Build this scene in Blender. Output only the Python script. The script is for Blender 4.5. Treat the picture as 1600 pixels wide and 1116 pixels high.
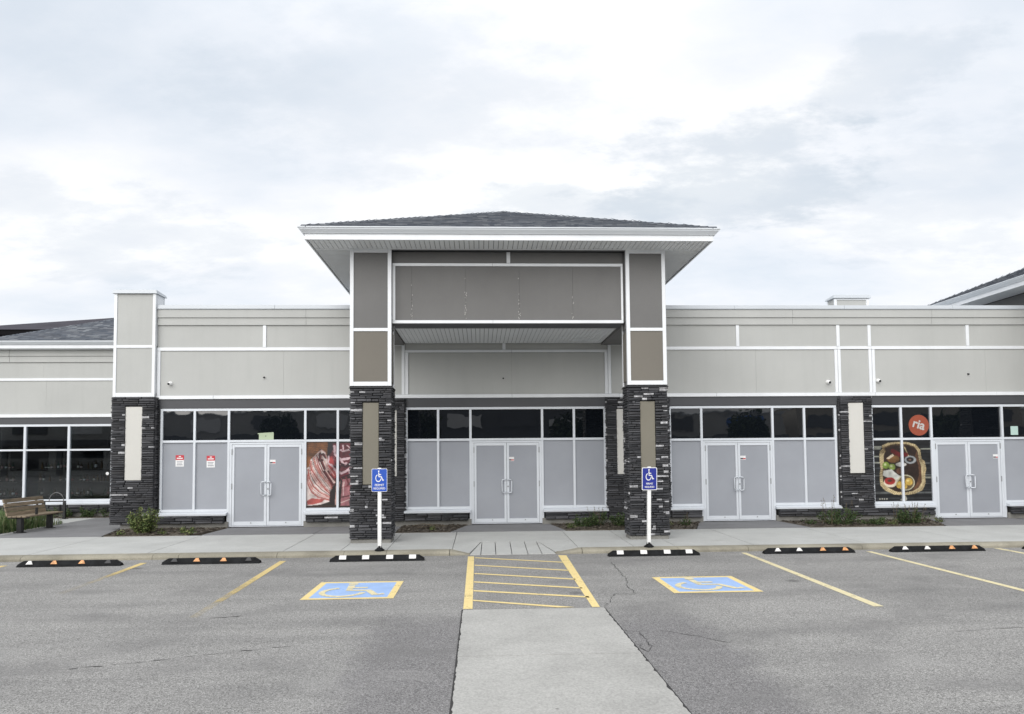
import bpy, bmesh, math, random
import numpy as np
from mathutils import Vector, Matrix

for o in list(bpy.data.objects):
    bpy.data.objects.remove(o, do_unlink=True)
SC = bpy.context.scene
COL = SC.collection
PI = math.pi

# ------------------------------------------------------------------ camera
F_PX, YAW, PITCH, ROLL, CY = 1150.0, .0436, .0522, -.0084, 651.1
CAM_POS = Vector((0, 0, 1.98))
cam_d = bpy.data.cameras.new('camera')
cam = bpy.data.objects.new('camera', cam_d)
COL.objects.link(cam)
fw = Vector((math.sin(YAW) * math.cos(PITCH), math.cos(YAW) * math.cos(PITCH), math.sin(PITCH)))
rt = Vector((math.cos(YAW), -math.sin(YAW), 0))
up = rt.cross(fw)
r2 = rt * math.cos(ROLL) + up * math.sin(ROLL)
u2 = -rt * math.sin(ROLL) + up * math.cos(ROLL)
M4 = Matrix.Identity(4)
for i in range(3):
    M4[i][0] = r2[i]; M4[i][1] = u2[i]; M4[i][2] = -fw[i]; M4[i][3] = CAM_POS[i]
cam.matrix_world = M4
cam_d.sensor_width = 36.0
cam_d.lens = F_PX / 1600 * 36.0
cam_d.shift_y = (CY - 558) / 1600
cam_d.clip_start = .1
cam_d.clip_end = 3000
SC.camera = cam

# ------------------------------------------------------------------ sky, sun, exposure
SUN_EL, SUN_AZ = math.radians(21), math.radians(200)      # behind the camera, a little left
W = bpy.data.worlds.new('World'); SC.world = W
W.use_nodes = True
nt = W.node_tree; nt.nodes.clear()
def N(t, typ, **kw):
    n = t.nodes.new(typ)
    for k, v in kw.items():
        if k.startswith('i_'):
            n.inputs[k[2:].replace('_', ' ')].default_value = v
        else:
            setattr(n, k, v)
    return n
def math_node(t, op, a, b=None, c=None, clamp=False):
    n = t.nodes.new('ShaderNodeMath'); n.operation = op; n.use_clamp = clamp
    for i, v in enumerate((a, b, c)):
        if v is None: continue
        if isinstance(v, (int, float)): n.inputs[i].default_value = v
        else: t.links.new(v, n.inputs[i])
    return n.outputs[0]
def ramp_node(t, fac, stops, interp='LINEAR'):
    n = t.nodes.new('ShaderNodeValToRGB'); n.color_ramp.interpolation = interp
    el = n.color_ramp.elements
    while len(el) < len(stops): el.new(.5)
    for e, (p, c) in zip(el, stops):
        e.position = p
        e.color = (c, c, c, 1) if isinstance(c, (int, float)) else (*c, 1)
    t.links.new(fac, n.inputs[0])
    return n.outputs[0]
def mix_col(t, fac, a, b, blend='MIX'):
    n = t.nodes.new('ShaderNodeMix'); n.data_type = 'RGBA'; n.blend_type = blend
    if isinstance(fac, (int, float)): n.inputs[0].default_value = fac
    else: t.links.new(fac, n.inputs[0])
    for sock, v in ((n.inputs[6], a), (n.inputs[7], b)):
        if isinstance(v, tuple): sock.default_value = (*v, 1)
        else: t.links.new(v, sock)
    return n.outputs[2]

sky = N(nt, 'ShaderNodeTexSky', sky_type='NISHITA', sun_disc=False, sun_elevation=SUN_EL, sun_rotation=SUN_AZ)
tc = N(nt, 'ShaderNodeTexCoord')
sep = N(nt, 'ShaderNodeSeparateXYZ'); nt.links.new(tc.outputs['Generated'], sep.inputs[0])
zc = math_node(nt, 'MAXIMUM', sep.outputs[2], 0.0)
den = math_node(nt, 'ADD', zc, .22)
cx = math_node(nt, 'DIVIDE', sep.outputs[0], den)
cy = math_node(nt, 'DIVIDE', sep.outputs[1], den)
comb = N(nt, 'ShaderNodeCombineXYZ'); nt.links.new(cx, comb.inputs[0]); nt.links.new(cy, comb.inputs[1])
mp = N(nt, 'ShaderNodeMapping'); mp.inputs['Location'].default_value = (3.1, 7.4, 0); mp.inputs['Rotation'].default_value = (0, 0, .5)
mp.inputs['Scale'].default_value = (1.0, 1.5, 1)
nt.links.new(comb.outputs[0], mp.inputs[0])
n1 = N(nt, 'ShaderNodeTexNoise', i_Scale=.9, i_Detail=9.0, i_Roughness=.5, i_Distortion=.0); nt.links.new(mp.outputs[0], n1.inputs['Vector'])
n2 = N(nt, 'ShaderNodeTexNoise', i_Scale=4.5, i_Detail=9.0, i_Roughness=.62, i_Distortion=.0); nt.links.new(mp.outputs[0], n2.inputs['Vector'])
nsum = math_node(nt, 'ADD', math_node(nt, 'MULTIPLY', n1.outputs[0], .80), math_node(nt, 'MULTIPLY', n2.outputs[0], .20))
cloud = ramp_node(nt, nsum, [(.36, (.74, .80, .875)), (.44, (.82, .86, .92)), (.51, (.885, .905, .945)), (.59, (1.0, 1.005, 1.01))])
def lin(t, vec, c, ax, s):
    n = N(t, 'ShaderNodeVectorMath', operation='SUBTRACT'); t.links.new(vec, n.inputs[0]); n.inputs[1].default_value = c
    d = N(t, 'ShaderNodeVectorMath', operation='DOT_PRODUCT'); t.links.new(n.outputs[0], d.inputs[0]); d.inputs[1].default_value = ax
    return math_node(t, 'DIVIDE', d.outputs['Value'], s)
wob = math_node(nt, 'MULTIPLY', math_node(nt, 'SUBTRACT', n2.outputs[0], .5), 4.6)
for c, a, b, k in (((.305, .890, .338), .17, .072, .62), ((.118, .936, .318), .14, .045, .45), ((.455, .787, .417), .085, .042, .42),
                   ((-.453, .852, .262), .20, .06, .30), ((.56, .78, .30), .22, .09, .28), ((-.10, .88, .45), .25, .10, .22)):
    fx = lin(nt, tc.outputs['Generated'], c, tuple(rt), a); fz = lin(nt, tc.outputs['Generated'], c, (0, 0, 1), b)
    r_ = math_node(nt, 'ADD', math_node(nt, 'MULTIPLY', fx, fx), math_node(nt, 'MULTIPLY', fz, fz))
    m = math_node(nt, 'SUBTRACT', 1.0, math_node(nt, 'ADD', r_, wob), clamp=True)
    m = math_node(nt, 'MULTIPLY', math_node(nt, 'SMOOTH_MIN', m, .75, .3), k * 1.15, clamp=True)
    cloud = mix_col(nt, m, cloud, (.56, .635, .715))
bg1 = N(nt, 'ShaderNodeBackground', i_Strength=.10); nt.links.new(sky.outputs[0], bg1.inputs[0])
bg2 = N(nt, 'ShaderNodeBackground', i_Strength=1.0); nt.links.new(cloud, bg2.inputs[0])
zen = math_node(nt, 'MULTIPLY_ADD', math_node(nt, 'MULTIPLY', math_node(nt, 'SUBTRACT', zc, .45), 1.8, clamp=True), .35, 1.0)
nt.links.new(zen, bg2.inputs[1])
cover = ramp_node(nt, n1.outputs[0], [(.3, .86), (.5, .97)])
ms = N(nt, 'ShaderNodeMixShader'); nt.links.new(cover, ms.inputs[0]); nt.links.new(bg1.outputs[0], ms.inputs[1]); nt.links.new(bg2.outputs[0], ms.inputs[2])
out = N(nt, 'ShaderNodeOutputWorld'); nt.links.new(ms.outputs[0], out.inputs[0])

sun_d = bpy.data.lights.new('sun', 'SUN'); sun_d.energy = 2.85; sun_d.angle = math.radians(70); sun_d.color = (1, .975, .94)
sun = bpy.data.objects.new('sun', sun_d); COL.objects.link(sun)
sdir = Vector((math.sin(SUN_AZ) * math.cos(SUN_EL), math.cos(SUN_AZ) * math.cos(SUN_EL), math.sin(SUN_EL)))
sun.rotation_euler = sdir.to_track_quat('Z', 'Y').to_euler()
sun.location = sdir * 60
vs = SC.view_settings
vs.view_transform = 'Standard'; vs.look = 'None'; vs.exposure = 0.13; vs.gamma = 1.0; vs.use_curve_mapping = False

# ------------------------------------------------------------------ materials
MATS = {}
def new_mat(name):
    m = bpy.data.materials.new(name); m.use_nodes = True
    t = m.node_tree; b = t.nodes['Principled BSDF']
    MATS[name] = m
    return m, t, b
def pos_vec(t, scale=(1, 1, 1), rot=(0, 0, 0)):
    g = N(t, 'ShaderNodeNewGeometry'); mp = N(t, 'ShaderNodeMapping')
    mp.inputs['Scale'].default_value = scale; mp.inputs['Rotation'].default_value = rot
    t.links.new(g.outputs['Position'], mp.inputs[0])
    return mp.outputs[0]
def noise(t, vec, scale, detail=4.0, rough=.55, dist=0.0):
    n = N(t, 'ShaderNodeTexNoise', i_Scale=scale, i_Detail=detail, i_Roughness=rough, i_Distortion=dist)
    t.links.new(vec, n.inputs['Vector']); return n.outputs[0]
def bump(t, b, h, strength, dist):
    n = N(t, 'ShaderNodeBump', i_Strength=strength, i_Distance=dist); t.links.new(h, n.inputs['Height'])
    t.links.new(n.outputs[0], b.inputs['Normal'])
def mul(c, k): return tuple(min(1, x * k) for x in c)
def simple(name, col, rough=.6, var=.08, vscale=2.0, fine=0.0, fscale=120.0, bmp=0.0, metal=0.0, spec=.5, streak=0.0):
    m, t, b = new_mat(name)
    p = pos_vec(t)
    c = mix_col(t, ramp_node(t, noise(t, p, vscale, 5), [(.3, 0.0), (.7, 1.0)]), mul(col, 1 - var), mul(col, 1 + var))
    if fine or bmp:
        nf = noise(t, p, fscale, 3, .6)
        if fine: c = mix_col(t, fine, c, ramp_node(t, nf, [(.3, .25), (.7, .85)]), 'OVERLAY')
        if bmp: bump(t, b, nf, bmp, .004)
    if streak:
        ps = pos_vec(t, (3.2, 3.2, .22))
        s = ramp_node(t, noise(t, ps, 1.0, 8, .75), [(.50, 0.0), (.80, streak * .7)])
        c = mix_col(t, s, c, mul(col, .55))
    t.links.new(c, b.inputs['Base Color'])
    b.inputs['Roughness'].default_value = rough; b.inputs['Metallic'].default_value = metal
    b.inputs['Specular IOR Level'].default_value = spec
    return m
simple('beige panel', (.42, .425, .410), .8, .05, .6, .14, 140, .3, streak=.22)
simple('grey panel', (.148, .146, .143), .8, .07, .8, .14, 140, .3, streak=.16)
simple('taupe panel', (.163, .150, .128), .8, .05, .8, .10, 160, .25)
simple('white trim', (.74, .76, .78), .5, .05, 1.5, .06, 60, streak=.22)
simple('cap metal', (.50, .53, .56), .35, .05, .6, metal=.0, streak=.06)
simple('gutter metal', (.62, .65, .68), .35, .04, .6)
simple('dark fascia', (.056, .058, .064), .55, .08, .8, .05, 160)
simple('soffit vinyl', (.74, .76, .77), .5, .03, 1.0)
simple('groove dark', (.13, .135, .14), .8, .05)
simple('aluminium', (.62, .65, .69), .35, .03, 2.0)
simple('grey film', (.325, .34, .372), .10, .05, 1.0, .10, 200)
simple('jamb black', (.012, .013, .015), .5, .1)
simple('stucco inset', (.56, .55, .515), .85, .03, 1.0, .08, 160, .3)
simple('taupe inset', (.185, .172, .138), .85, .04, 1.0, .10, 160, .3)
simple('foundation concrete', (.20, .195, .18), .9, .22, 3.0, .15, 60, .4, streak=.35)
simple('backing', (.03, .03, .03), .9, .1)
simple('black rubber', (.009, .0095, .0105), .75, .6, 9.0, .35, 60, .5, spec=.2)
simple('black metal', (.012, .012, .013), .4, .15)
simple('white paint', (.80, .80, .79), .45, .05, 8.0)
simple('white reflector', (.70, .69, .67), .5, .16, 14.0, .35, 60)
simple('orange reflector', (.60, .29, .12), .5, .4, 25.0, .5, 60)
simple('dead reflector', (.025, .026, .028), .5, .2, 25.0)
simple('sign blue', (.012, .075, .43), .35, .03, 3.0)
simple('sign blue deep', (.010, .022, .24), .35, .03, 3.0)
simple('paper white', (.74, .74, .74), .7, .04, 12.0)
simple('paper red', (.50, .035, .05), .6, .04, 12.0)
simple('paper green', (.40, .47, .33), .7, .03, 6.0)
simple('paper teal', (.45, .60, .55), .7, .03, 6.0)
simple('print grey', (.25, .25, .28), .7, .03)
simple('print dark', (.05, .05, .055), .7, .03)
simple('sticker orange', (.28, .058, .026), .5, .06, 5.0)
simple('sticker letter', (.46, .45, .43), .5, .03)
simple('roof dark', (.060, .057, .068), .95, .15, 1.2, .1, 30, .3, spec=.1)
simple('roof under', (.008, .008, .009), .9, .1, spec=.1)
simple('far wall grey', (.50, .49, .47), .85, .06, .4)
simple('far wall tan', (.46, .42, .36), .85, .06, .4)
simple('far wall dark', (.15, .155, .165), .85, .06, .4)
simple('sign panel blue', (.06, .20, .62), .5, .03)
simple('sign panel white', (.78, .78, .78), .5, .03)
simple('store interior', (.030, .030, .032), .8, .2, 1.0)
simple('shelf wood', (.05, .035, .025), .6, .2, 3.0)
simple('bark', (.07, .05, .035), .9, .3, 8.0, .2, 60, .5)
simple('caulk', (.38, .37, .355), .7, .1, 30.0)
simple('crack tar', (.035, .034, .034), .95, .2, 4.0)
simple('dull steel', (.14, .14, .14), .4, .1)
simple('lock metal', (.28, .29, .30), .35, .05)

def stone_material():
    m, t, b = new_mat('ledge stone')
    oi = N(t, 'ShaderNodeObjectInfo'); ge = N(t, 'ShaderNodeNewGeometry')
    r = math_node(t, 'FRACT', math_node(t, 'ADD', math_node(t, 'MULTIPLY', oi.outputs['Random'], 7.31), ge.outputs['Random Per Island']))
    c = ramp_node(t, r, [(.0, (.014, .015, .017)), (.2, (.028, .029, .033)), (.42, (.048, .048, .052)), (.62, (.030, .029, .030)), (.8, (.070, .070, .076)), (.9, (.095, .095, .102)), (1.0, (.023, .024, .026))])
    p = pos_vec(t, (6, 6, 30))
    nz = noise(t, p, 2.2, 6, .65)
    c = mix_col(t, ramp_node(t, nz, [(.35, 0.0), (.75, .55)]), c, (.065, .067, .075))
    sp = ramp_node(t, noise(t, pos_vec(t, (9, 9, 40)), 1.6, 5, .6), [(.66, 0.0), (.74, .55)])
    c = mix_col(t, sp, c, (.30, .305, .32))
    t.links.new(c, b.inputs['Base Color'])
    b.inputs['Roughness'].default_value = .62; b.inputs['Specular IOR Level'].default_value = .35
    bump(t, b, noise(t, pos_vec(t, (20, 20, 60)), 2.0, 5, .7), .9, .012)
    return m
stone_material()
simple('light stone', (.36, .36, .37), .7, .45, 14.0, .3, 70, .5)

def glass_dark():
    m, t, b = new_mat('dark glass')
    b.inputs['Base Color'].default_value = (.005, .0065, .009, 1)
    b.inputs['Roughness'].default_value = .015; b.inputs['IOR'].default_value = 1.75
    b.inputs['Specular IOR Level'].default_value = .5
    bump(t, b, noise(t, pos_vec(t, (1, 1, 1)), 1.6, 2, .5), .035, .05)
glass_dark()
def glass_clear():
    m, t, b = new_mat('store glass')
    tr = N(t, 'ShaderNodeBsdfTransparent'); tr.inputs[0].default_value = (.72, .77, .80, 1)
    gl = N(t, 'ShaderNodeBsdfGlossy', i_Roughness=.01); gl.inputs[0].default_value = (1, 1, 1, 1)
    fr = N(t, 'ShaderNodeFresnel', i_IOR=1.55)
    mx = N(t, 'ShaderNodeMixShader'); t.links.new(fr.outputs[0], mx.inputs[0]); t.links.new(tr.outputs[0], mx.inputs[1]); t.links.new(gl.outputs[0], mx.inputs[2])
    t.links.new(mx.outputs[0], t.nodes['Material Output'].inputs[0])
glass_clear()

def shingle_mat():
    m, t, b = new_mat('asphalt shingle')
    ge = N(t, 'ShaderNodeNewGeometry')
    c = ramp_node(t, ge.outputs['Random Per Island'], [(0, (.075, .085, .105)), (.3, (.125, .138, .158)), (.6, (.090, .096, .112)), (.82, (.195, .208, .225)), (1, (.065, .072, .088))])
    g = noise(t, pos_vec(t), 90, 4, .7)
    c = mix_col(t, .35, c, ramp_node(t, g, [(.3, .2), (.7, .85)]), 'OVERLAY')
    t.links.new(c, b.inputs['Base Color']); b.inputs['Roughness'].default_value = .95; b.inputs['Specular IOR Level'].default_value = .15
shingle_mat()

def asphalt_mat():
    m, t, b = new_mat('worn asphalt')
    p = pos_vec(t)
    big = ramp_node(t, noise(t, p, .35, 5, .6, .4), [(.3, 0.0), (.72, 1.0)])
    c = mix_col(t, big, (.243, .239, .231), (.310, .304, .292))
    ps = pos_vec(t, (.14, 1.0, 1), (0, 0, .06))
    st = ramp_node(t, noise(t, ps, 1.5, 5, .62, .3), [(.45, 0.0), (.72, .45)])
    c = mix_col(t, st, c, (.160, .158, .155))
    # darker freshly sealed strips along the concrete walkway
    sep = N(t, 'ShaderNodeSeparateXYZ'); t.links.new(p, sep.inputs[0])
    wob = math_node(t, 'MULTIPLY', math_node(t, 'SUBTRACT', noise(t, p, 1.6, 4, .6), .5), .9)
    dx = math_node(t, 'ABSOLUTE', math_node(t, 'SUBTRACT', sep.outputs[0], .67))
    strip = ramp_node(t, math_node(t, 'MULTIPLY', math_node(t, 'ADD', dx, wob), .4), [(.70, .8), (.82, 0.0)])
    strip_y = ramp_node(t, math_node(t, 'MULTIPLY', math_node(t, 'ADD', sep.outputs[1], wob), .1), [(.86, 1.0), (.96, 0.0)])
    c = mix_col(t, math_node(t, 'MULTIPLY', strip, strip_y), c, (.185, .180, .181))
    # stone chips showing through
    v = N(t, 'ShaderNodeTexVoronoi', i_Scale=125.0); t.links.new(p, v.inputs['Vector'])
    sepc = N(t, 'ShaderNodeSeparateColor'); t.links.new(v.outputs['Color'], sepc.inputs[0])
    chip = ramp_node(t, sepc.outputs[0], [(0, .05), (.3, .36), (.6, .55), (.86, .78), (1, 1.0)])
    c = mix_col(t, .66, c, chip, 'OVERLAY')
    f2 = ramp_node(t, noise(t, p, 30, 6, .8), [(.32, .22), (.68, .80)])
    c = mix_col(t, .45, c, f2, 'OVERLAY')
    # pale scuffed patches and faint tyre tracks
    pt = ramp_node(t, noise(t, pos_vec(t, (.5, 1.1, 1), (0, 0, -.12)), 1.1, 6, .68, .6), [(.55, 0.0), (.70, .38)])
    c = mix_col(t, pt, c, (.33, .325, .315))
    # tyre tracks: long dark arcs swung round two far centres
    for (ax_, ay_, fq, th) in ((-3.0, 34.0, .55, .70), (26.0, -6.0, .42, .72)):
        d_ = N(t, 'ShaderNodeVectorMath', operation='DISTANCE'); t.links.new(p, d_.inputs[0]); d_.inputs[1].default_value = (ax_, ay_, 0)
        wv = math_node(t, 'SINE', math_node(t, 'MULTIPLY', math_node(t, 'ADD', d_.outputs['Value'], math_node(t, 'MULTIPLY', noise(t, p, .25, 3), 2.2)), fq * 6.283))
        tk = ramp_node(t, math_node(t, 'MULTIPLY', math_node(t, 'MULTIPLY_ADD', wv, .5, .5), noise(t, p, .9, 5, .65)), [(.40, 0.0), (th, .55)])
        c = mix_col(t, tk, c, (.165, .162, .160))
    # oil spots
    v2 = N(t, 'ShaderNodeTexVoronoi', i_Scale=.55); t.links.new(p, v2.inputs['Vector'])
    sp = ramp_node(t, v2.outputs['Distance'], [(.015, .75), (.085, 0.0)])
    c = mix_col(t, sp, c, (.075, .074, .074))
    t.links.new(c, b.inputs['Base Color']); b.inputs['Roughness'].default_value = .92; b.inputs['Specular IOR Level'].default_value = .25
    bump(t, b, v.outputs['Distance'], .35, .006)
asphalt_mat()
def concrete_mat(name, col, var=.12, tint=(.30, .28, .23), speck=.35, fs=70):
    m, t, b = new_mat(name)
    p = pos_vec(t)
    oi = N(t, 'ShaderNodeObjectInfo')
    c = mix_col(t, ramp_node(t, noise(t, p, 1.1, 6, .62, .3), [(.3, 0.0), (.72, 1.0)]), mul(col, 1 - var), mul(col, 1 + var * .6))
    c = mix_col(t, math_node(t, 'MULTIPLY', oi.outputs['Random'], .22), c, mul(col, .80))
    s = ramp_node(t, noise(t, pos_vec(t, (.5, 1.6, 1)), 2.6, 6, .7), [(.58, 0.0), (.78, .4)])
    c = mix_col(t, s, c, tint)
    f = noise(t, p, fs, 4, .7)
    c = mix_col(t, speck, c, ramp_node(t, f, [(.3, .28), (.7, .75)]), 'OVERLAY')
    v2 = N(t, 'ShaderNodeTexVoronoi', i_Scale=1.9); t.links.new(p, v2.inputs['Vector'])
    c = mix_col(t, ramp_node(t, v2.outputs['Distance'], [(.012, .75), (.04, 0.0)]), c, mul(col, .35))
    t.links.new(c, b.inputs['Base Color']); b.inputs['Roughness'].default_value = .9; b.inputs['Specular IOR Level'].default_value = .25
    bump(t, b, f, .25, .004)
concrete_mat('sidewalk concrete', (.47, .475, .46))
concrete_mat('damp concrete', (.215, .215, .22), .16, (.15, .15, .15))
concrete_mat('curb concrete', (.30, .28, .225), .40, (.17, .14, .075), .45)
concrete_mat('walkway concrete', (.41, .405, .385), .18, (.27, .265, .25), .5, 50)
def paint_mat(name, col, fade_lo, fade_hi, fade_from=None, fade_to=None):
    m, t, b = new_mat(name)
    p = pos_vec(t)
    n = noise(t, p, 30, 8, .85)
    n2 = noise(t, p, 3.0, 4, .6)
    w = math_node(t, 'ADD', math_node(t, 'MULTIPLY', n, .6), math_node(t, 'MULTIPLY', n2, .4))
    if fade_from is not None:
        sep = N(t, 'ShaderNodeSeparateXYZ'); t.links.new(p, sep.inputs[0])
        g = math_node(t, 'DIVIDE', math_node(t, 'SUBTRACT', fade_from, sep.outputs[1]), fade_from - fade_to, clamp=True)
        w = math_node(t, 'ADD', w, math_node(t, 'MULTIPLY', g, .34))
    a = ramp_node(t, w, [(fade_lo, 1.0), (fade_hi, .06)])
    c = mix_col(t, ramp_node(t, n2, [(.35, 0.0), (.7, 1.0)]), mul(col, .9), mul(col, 1.08))
    t.links.new(c, b.inputs['Base Color']); b.inputs['Roughness'].default_value = .85; b.inputs['Specular IOR Level'].default_value = .2
    t.links.new(a, b.inputs['Alpha'])
paint_mat('yellow paint', (.80, .64, .30), .53, .68)
paint_mat('yellow paint pale', (.74, .66, .42), .50, .66)
paint_mat('yellow paint worn', (.66, .52, .24), .52, .78, 13.2, 8.8)
paint_mat('yellow paint stub', (.66, .52, .24), .52, .78, 14.0, 11.9)
paint_mat('blue paint', (.33, .47, .74), .56, .72)

def foliage(name, c1, c2, c3):
    m, t, b = new_mat(name)
    ge = N(t, 'ShaderNodeNewGeometry')
    c = ramp_node(t, ge.outputs['Random Per Island'], [(0, c1), (.5, c2), (1, c3)])
    t.links.new(c, b.inputs['Base Color']); b.inputs['Roughness'].default_value = .6; b.inputs['Specular IOR Level'].default_value = .25
foliage('bush leaf', (.035, .06, .016), (.085, .12, .035), (.20, .22, .085))
foliage('juniper leaf', (.020, .040, .014), (.042, .070, .024), (.085, .115, .04))
foliage('grass blade', (.045, .085, .025), (.09, .15, .05), (.24, .25, .13))
foliage('dry stalk', (.10, .085, .05), (.13, .10, .06), (.08, .06, .04))
foliage('mulch chip', (.040, .034, .027), (.085, .070, .054), (.20, .175, .14))
foliage('tree leaf', (.020, .035, .012), (.035, .055, .018), (.06, .085, .03))
foliage('bottle glass', (.02, .05, .03), (.10, .05, .015), (.015, .015, .02))
foliage('bottle label', (.55, .52, .45), (.20, .04, .04), (.65, .65, .62))

def wood_mat():
    m, t, b = new_mat('bench wood')
    oi = N(t, 'ShaderNodeObjectInfo')
    p = pos_vec(t, (14, 1.2, 14))
    n = noise(t, p, 2.0, 6, .65, .6)
    c = mix_col(t, ramp_node(t, n, [(.3, 0.0), (.7, 1.0)]), (.12, .088, .056), (.38, .30, .21))
    c = mix_col(t, math_node(t, 'MULTIPLY', oi.outputs['Random'], .35), c, (.10, .085, .06))
    wear = ramp_node(t, noise(t, pos_vec(t, (5, 3, 5)), 1.6, 5, .7), [(.62, 0.0), (.72, .6)])
    c = mix_col(t, wear, c, (.38, .32, .25))
    t.links.new(c, b.inputs['Base Color']); b.inputs['Roughness'].default_value = .75
wood_mat()
def print_mat():
    m, t, b = new_mat('window print')
    a = N(t, 'ShaderNodeVertexColor', layer_name='ink'); t.links.new(a.outputs[0], b.inputs['Base Color'])
    b.inputs['Roughness'].default_value = .35
print_mat()

# ------------------------------------------------------------------ mesh helpers
class MB:
    def __init__(s): s.v = []; s.f = []
    def poly(s, pts):
        n = len(s.v); s.v += [tuple(p) for p in pts]; s.f.append(tuple(range(n, n + len(pts)))); return s
    def hexa(s, p):               # 8 points: bottom 4 ccw, top 4 ccw
        n = len(s.v); s.v += [tuple(q) for q in p]
        for f in ((3, 2, 1, 0), (4, 5, 6, 7), (0, 1, 5, 4), (1, 2, 6, 5), (2, 3, 7, 6), (3, 0, 4, 7)): s.f.append(tuple(n + i for i in f))
        return s
    def box(s, x0, x1, y0, y1, z0, z1):
        return s.hexa([(x0, y0, z0), (x1, y0, z0), (x1, y1, z0), (x0, y1, z0), (x0, y0, z1), (x1, y0, z1), (x1, y1, z1), (x0, y1, z1)])
    def prism(s, pts, z0, z1):    # pts ccw in xy
        n = len(s.v); k = len(pts)
        s.v += [(p[0], p[1], z0) for p in pts] + [(p[0], p[1], z1) for p in pts]
        s.f.append(tuple(range(n + k - 1, n - 1, -1))); s.f.append(tuple(range(n + k, n + 2 * k)))
        for i in range(k):
            j = (i + 1) % k; s.f.append((n + i, n + j, n + k + j, n + k + i))
        return s
    def extrude_x(s, prof, x0, x1):   # prof: (y,z) list
        n = len(s.v); k = len(prof)
        s.v += [(x0, y, z) for y, z in prof] + [(x1, y, z) for y, z in prof]
        s.f.append(tuple(range(n, n + k))); s.f.append(tuple(range(n + 2 * k - 1, n + k - 1, -1)))
        for i in range(k):
            j = (i + 1) % k; s.f.append((n + i, n + k + i, n + k + j, n + j))
        return s
    def tube(s, pts, r, seg=8, r1=None, cap=True):
        P = [Vector(p) for p in pts]; n0 = len(s.v)
        for i, p in enumerate(P):
            d = (P[min(i + 1, len(P) - 1)] - P[max(i - 1, 0)]).normalized()
            a = d.orthogonal().normalized() if abs(d.z) > .9 else Vector((0, 0, 1)).cross(d).normalized()
            b = d.cross(a)
            rr = r if r1 is None else r + (r1 - r) * i / (len(P) - 1)
            for k in range(seg):
                t = 2 * PI * k / seg; s.v.append(tuple(p + a * math.cos(t) * rr + b * math.sin(t) * rr))
        for i in range(len(P) - 1):
            for k in range(seg):
                k2 = (k + 1) % seg
                s.f.append((n0 + i * seg + k, n0 + i * seg + k2, n0 + (i + 1) * seg + k2, n0 + (i + 1) * seg + k))
        if cap:
            s.f.append(tuple(n0 + k for k in range(seg - 1, -1, -1))); e = n0 + (len(P) - 1) * seg
            s.f.append(tuple(e + k for k in range(seg)))
        return s
    def lathe(s, cx_, cy_, prof, seg=16):
        n0 = len(s.v)
        for r, z in prof:
            for k in range(seg):
                t = 2 * PI * k / seg; s.v.append((cx_ + r * math.cos(t), cy_ + r * math.sin(t), z))
        for i in range(len(prof) - 1):
            for k in range(seg):
                k2 = (k + 1) % seg; s.f.append((n0 + i * seg + k, n0 + i * seg + k2, n0 + (i + 1) * seg + k2, n0 + (i + 1) * seg + k))
        e = n0 + (len(prof) - 1) * seg
        s.f.append(tuple(n0 + k for k in range(seg - 1, -1, -1))); s.f.append(tuple(e + k for k in range(seg)))
        return s
    def mesh(s, name, mat):
        me = bpy.data.meshes.new(name); me.from_pydata(s.v, [], s.f)
        me.materials.append(MATS[mat] if isinstance(mat, str) else mat)
        me.update(); return me
    def obj(s, name, mat, parent=None, smooth=False, bevel=0):
        me = s.mesh(name, mat)
        if bevel:
            bm = bmesh.new(); bm.from_mesh(me)
            bmesh.ops.remove_doubles(bm, verts=bm.verts, dist=1e-5)
            bmesh.ops.bevel(bm, geom=bm.edges[:], offset=bevel, segments=1, affect='EDGES', clamp_overlap=True)
            bm.to_mesh(me); bm.free()
        bm = bmesh.new(); bm.from_mesh(me); bmesh.ops.recalc_face_normals(bm, faces=bm.faces); bm.to_mesh(me); bm.free()
        if smooth:
            for p in me.polygons: p.use_smooth = True
        o = bpy.data.objects.new(name, me); COL.objects.link(o)
        if parent: o.parent = parent; o.matrix_parent_inverse = parent_inv(parent)
        return o
def world_mat(o):
    m = o.matrix_basis
    return m if o.parent is None else world_mat(o.parent) @ o.matrix_parent_inverse @ m
def parent_inv(p): return world_mat(p).inverted()
def empty(name, loc, parent=None):
    o = bpy.data.objects.new(name, None); o.empty_display_size = .3; COL.objects.link(o)
    o.location = loc
    if parent: o.parent = parent; o.matrix_parent_inverse = parent_inv(parent)
    return o
def tag(o, label, cat, group=None):
    o['label'] = label; o['category'] = cat
    if group: o['group'] = group
    return o
def kind(o, k): o['kind'] = k; return o
def box(name, mat, parent, *b, bevel=0): return MB().box(*b).obj(name, mat, parent, bevel=bevel)
def copy_tree(o, parent=None, delta=None):
    c = o.copy(); COL.objects.link(c)
    if parent: c.parent = parent
    if delta: c.location = c.location + Vector(delta)
    for ch in list(o.children): copy_tree(ch, c)
    return c
def text_mesh(name, s, size, mat, parent, loc, rot=(PI / 2, 0, 0), extrude=.001, bold=0.0, shear=0.0, space=1.0):
    cu = bpy.data.curves.new(name, 'FONT'); cu.body = s; cu.size = size; cu.align_x = 'CENTER'; cu.align_y = 'CENTER'
    cu.extrude = extrude; cu.offset = bold; cu.shear = shear; cu.space_character = space
    tmp = bpy.data.objects.new(name, cu); COL.objects.link(tmp)
    bpy.context.view_layer.update()
    dg = bpy.context.evaluated_depsgraph_get()
    me = bpy.data.meshes.new_from_object(tmp.evaluated_get(dg))
    bpy.data.objects.remove(tmp, do_unlink=True)
    me.materials.clear(); me.materials.append(MATS[mat])
    o = bpy.data.objects.new(name, me); COL.objects.link(o); o.location = loc; o.rotation_euler = rot
    if parent: o.parent = parent; o.matrix_parent_inverse = parent_inv(parent)
    return o
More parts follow.
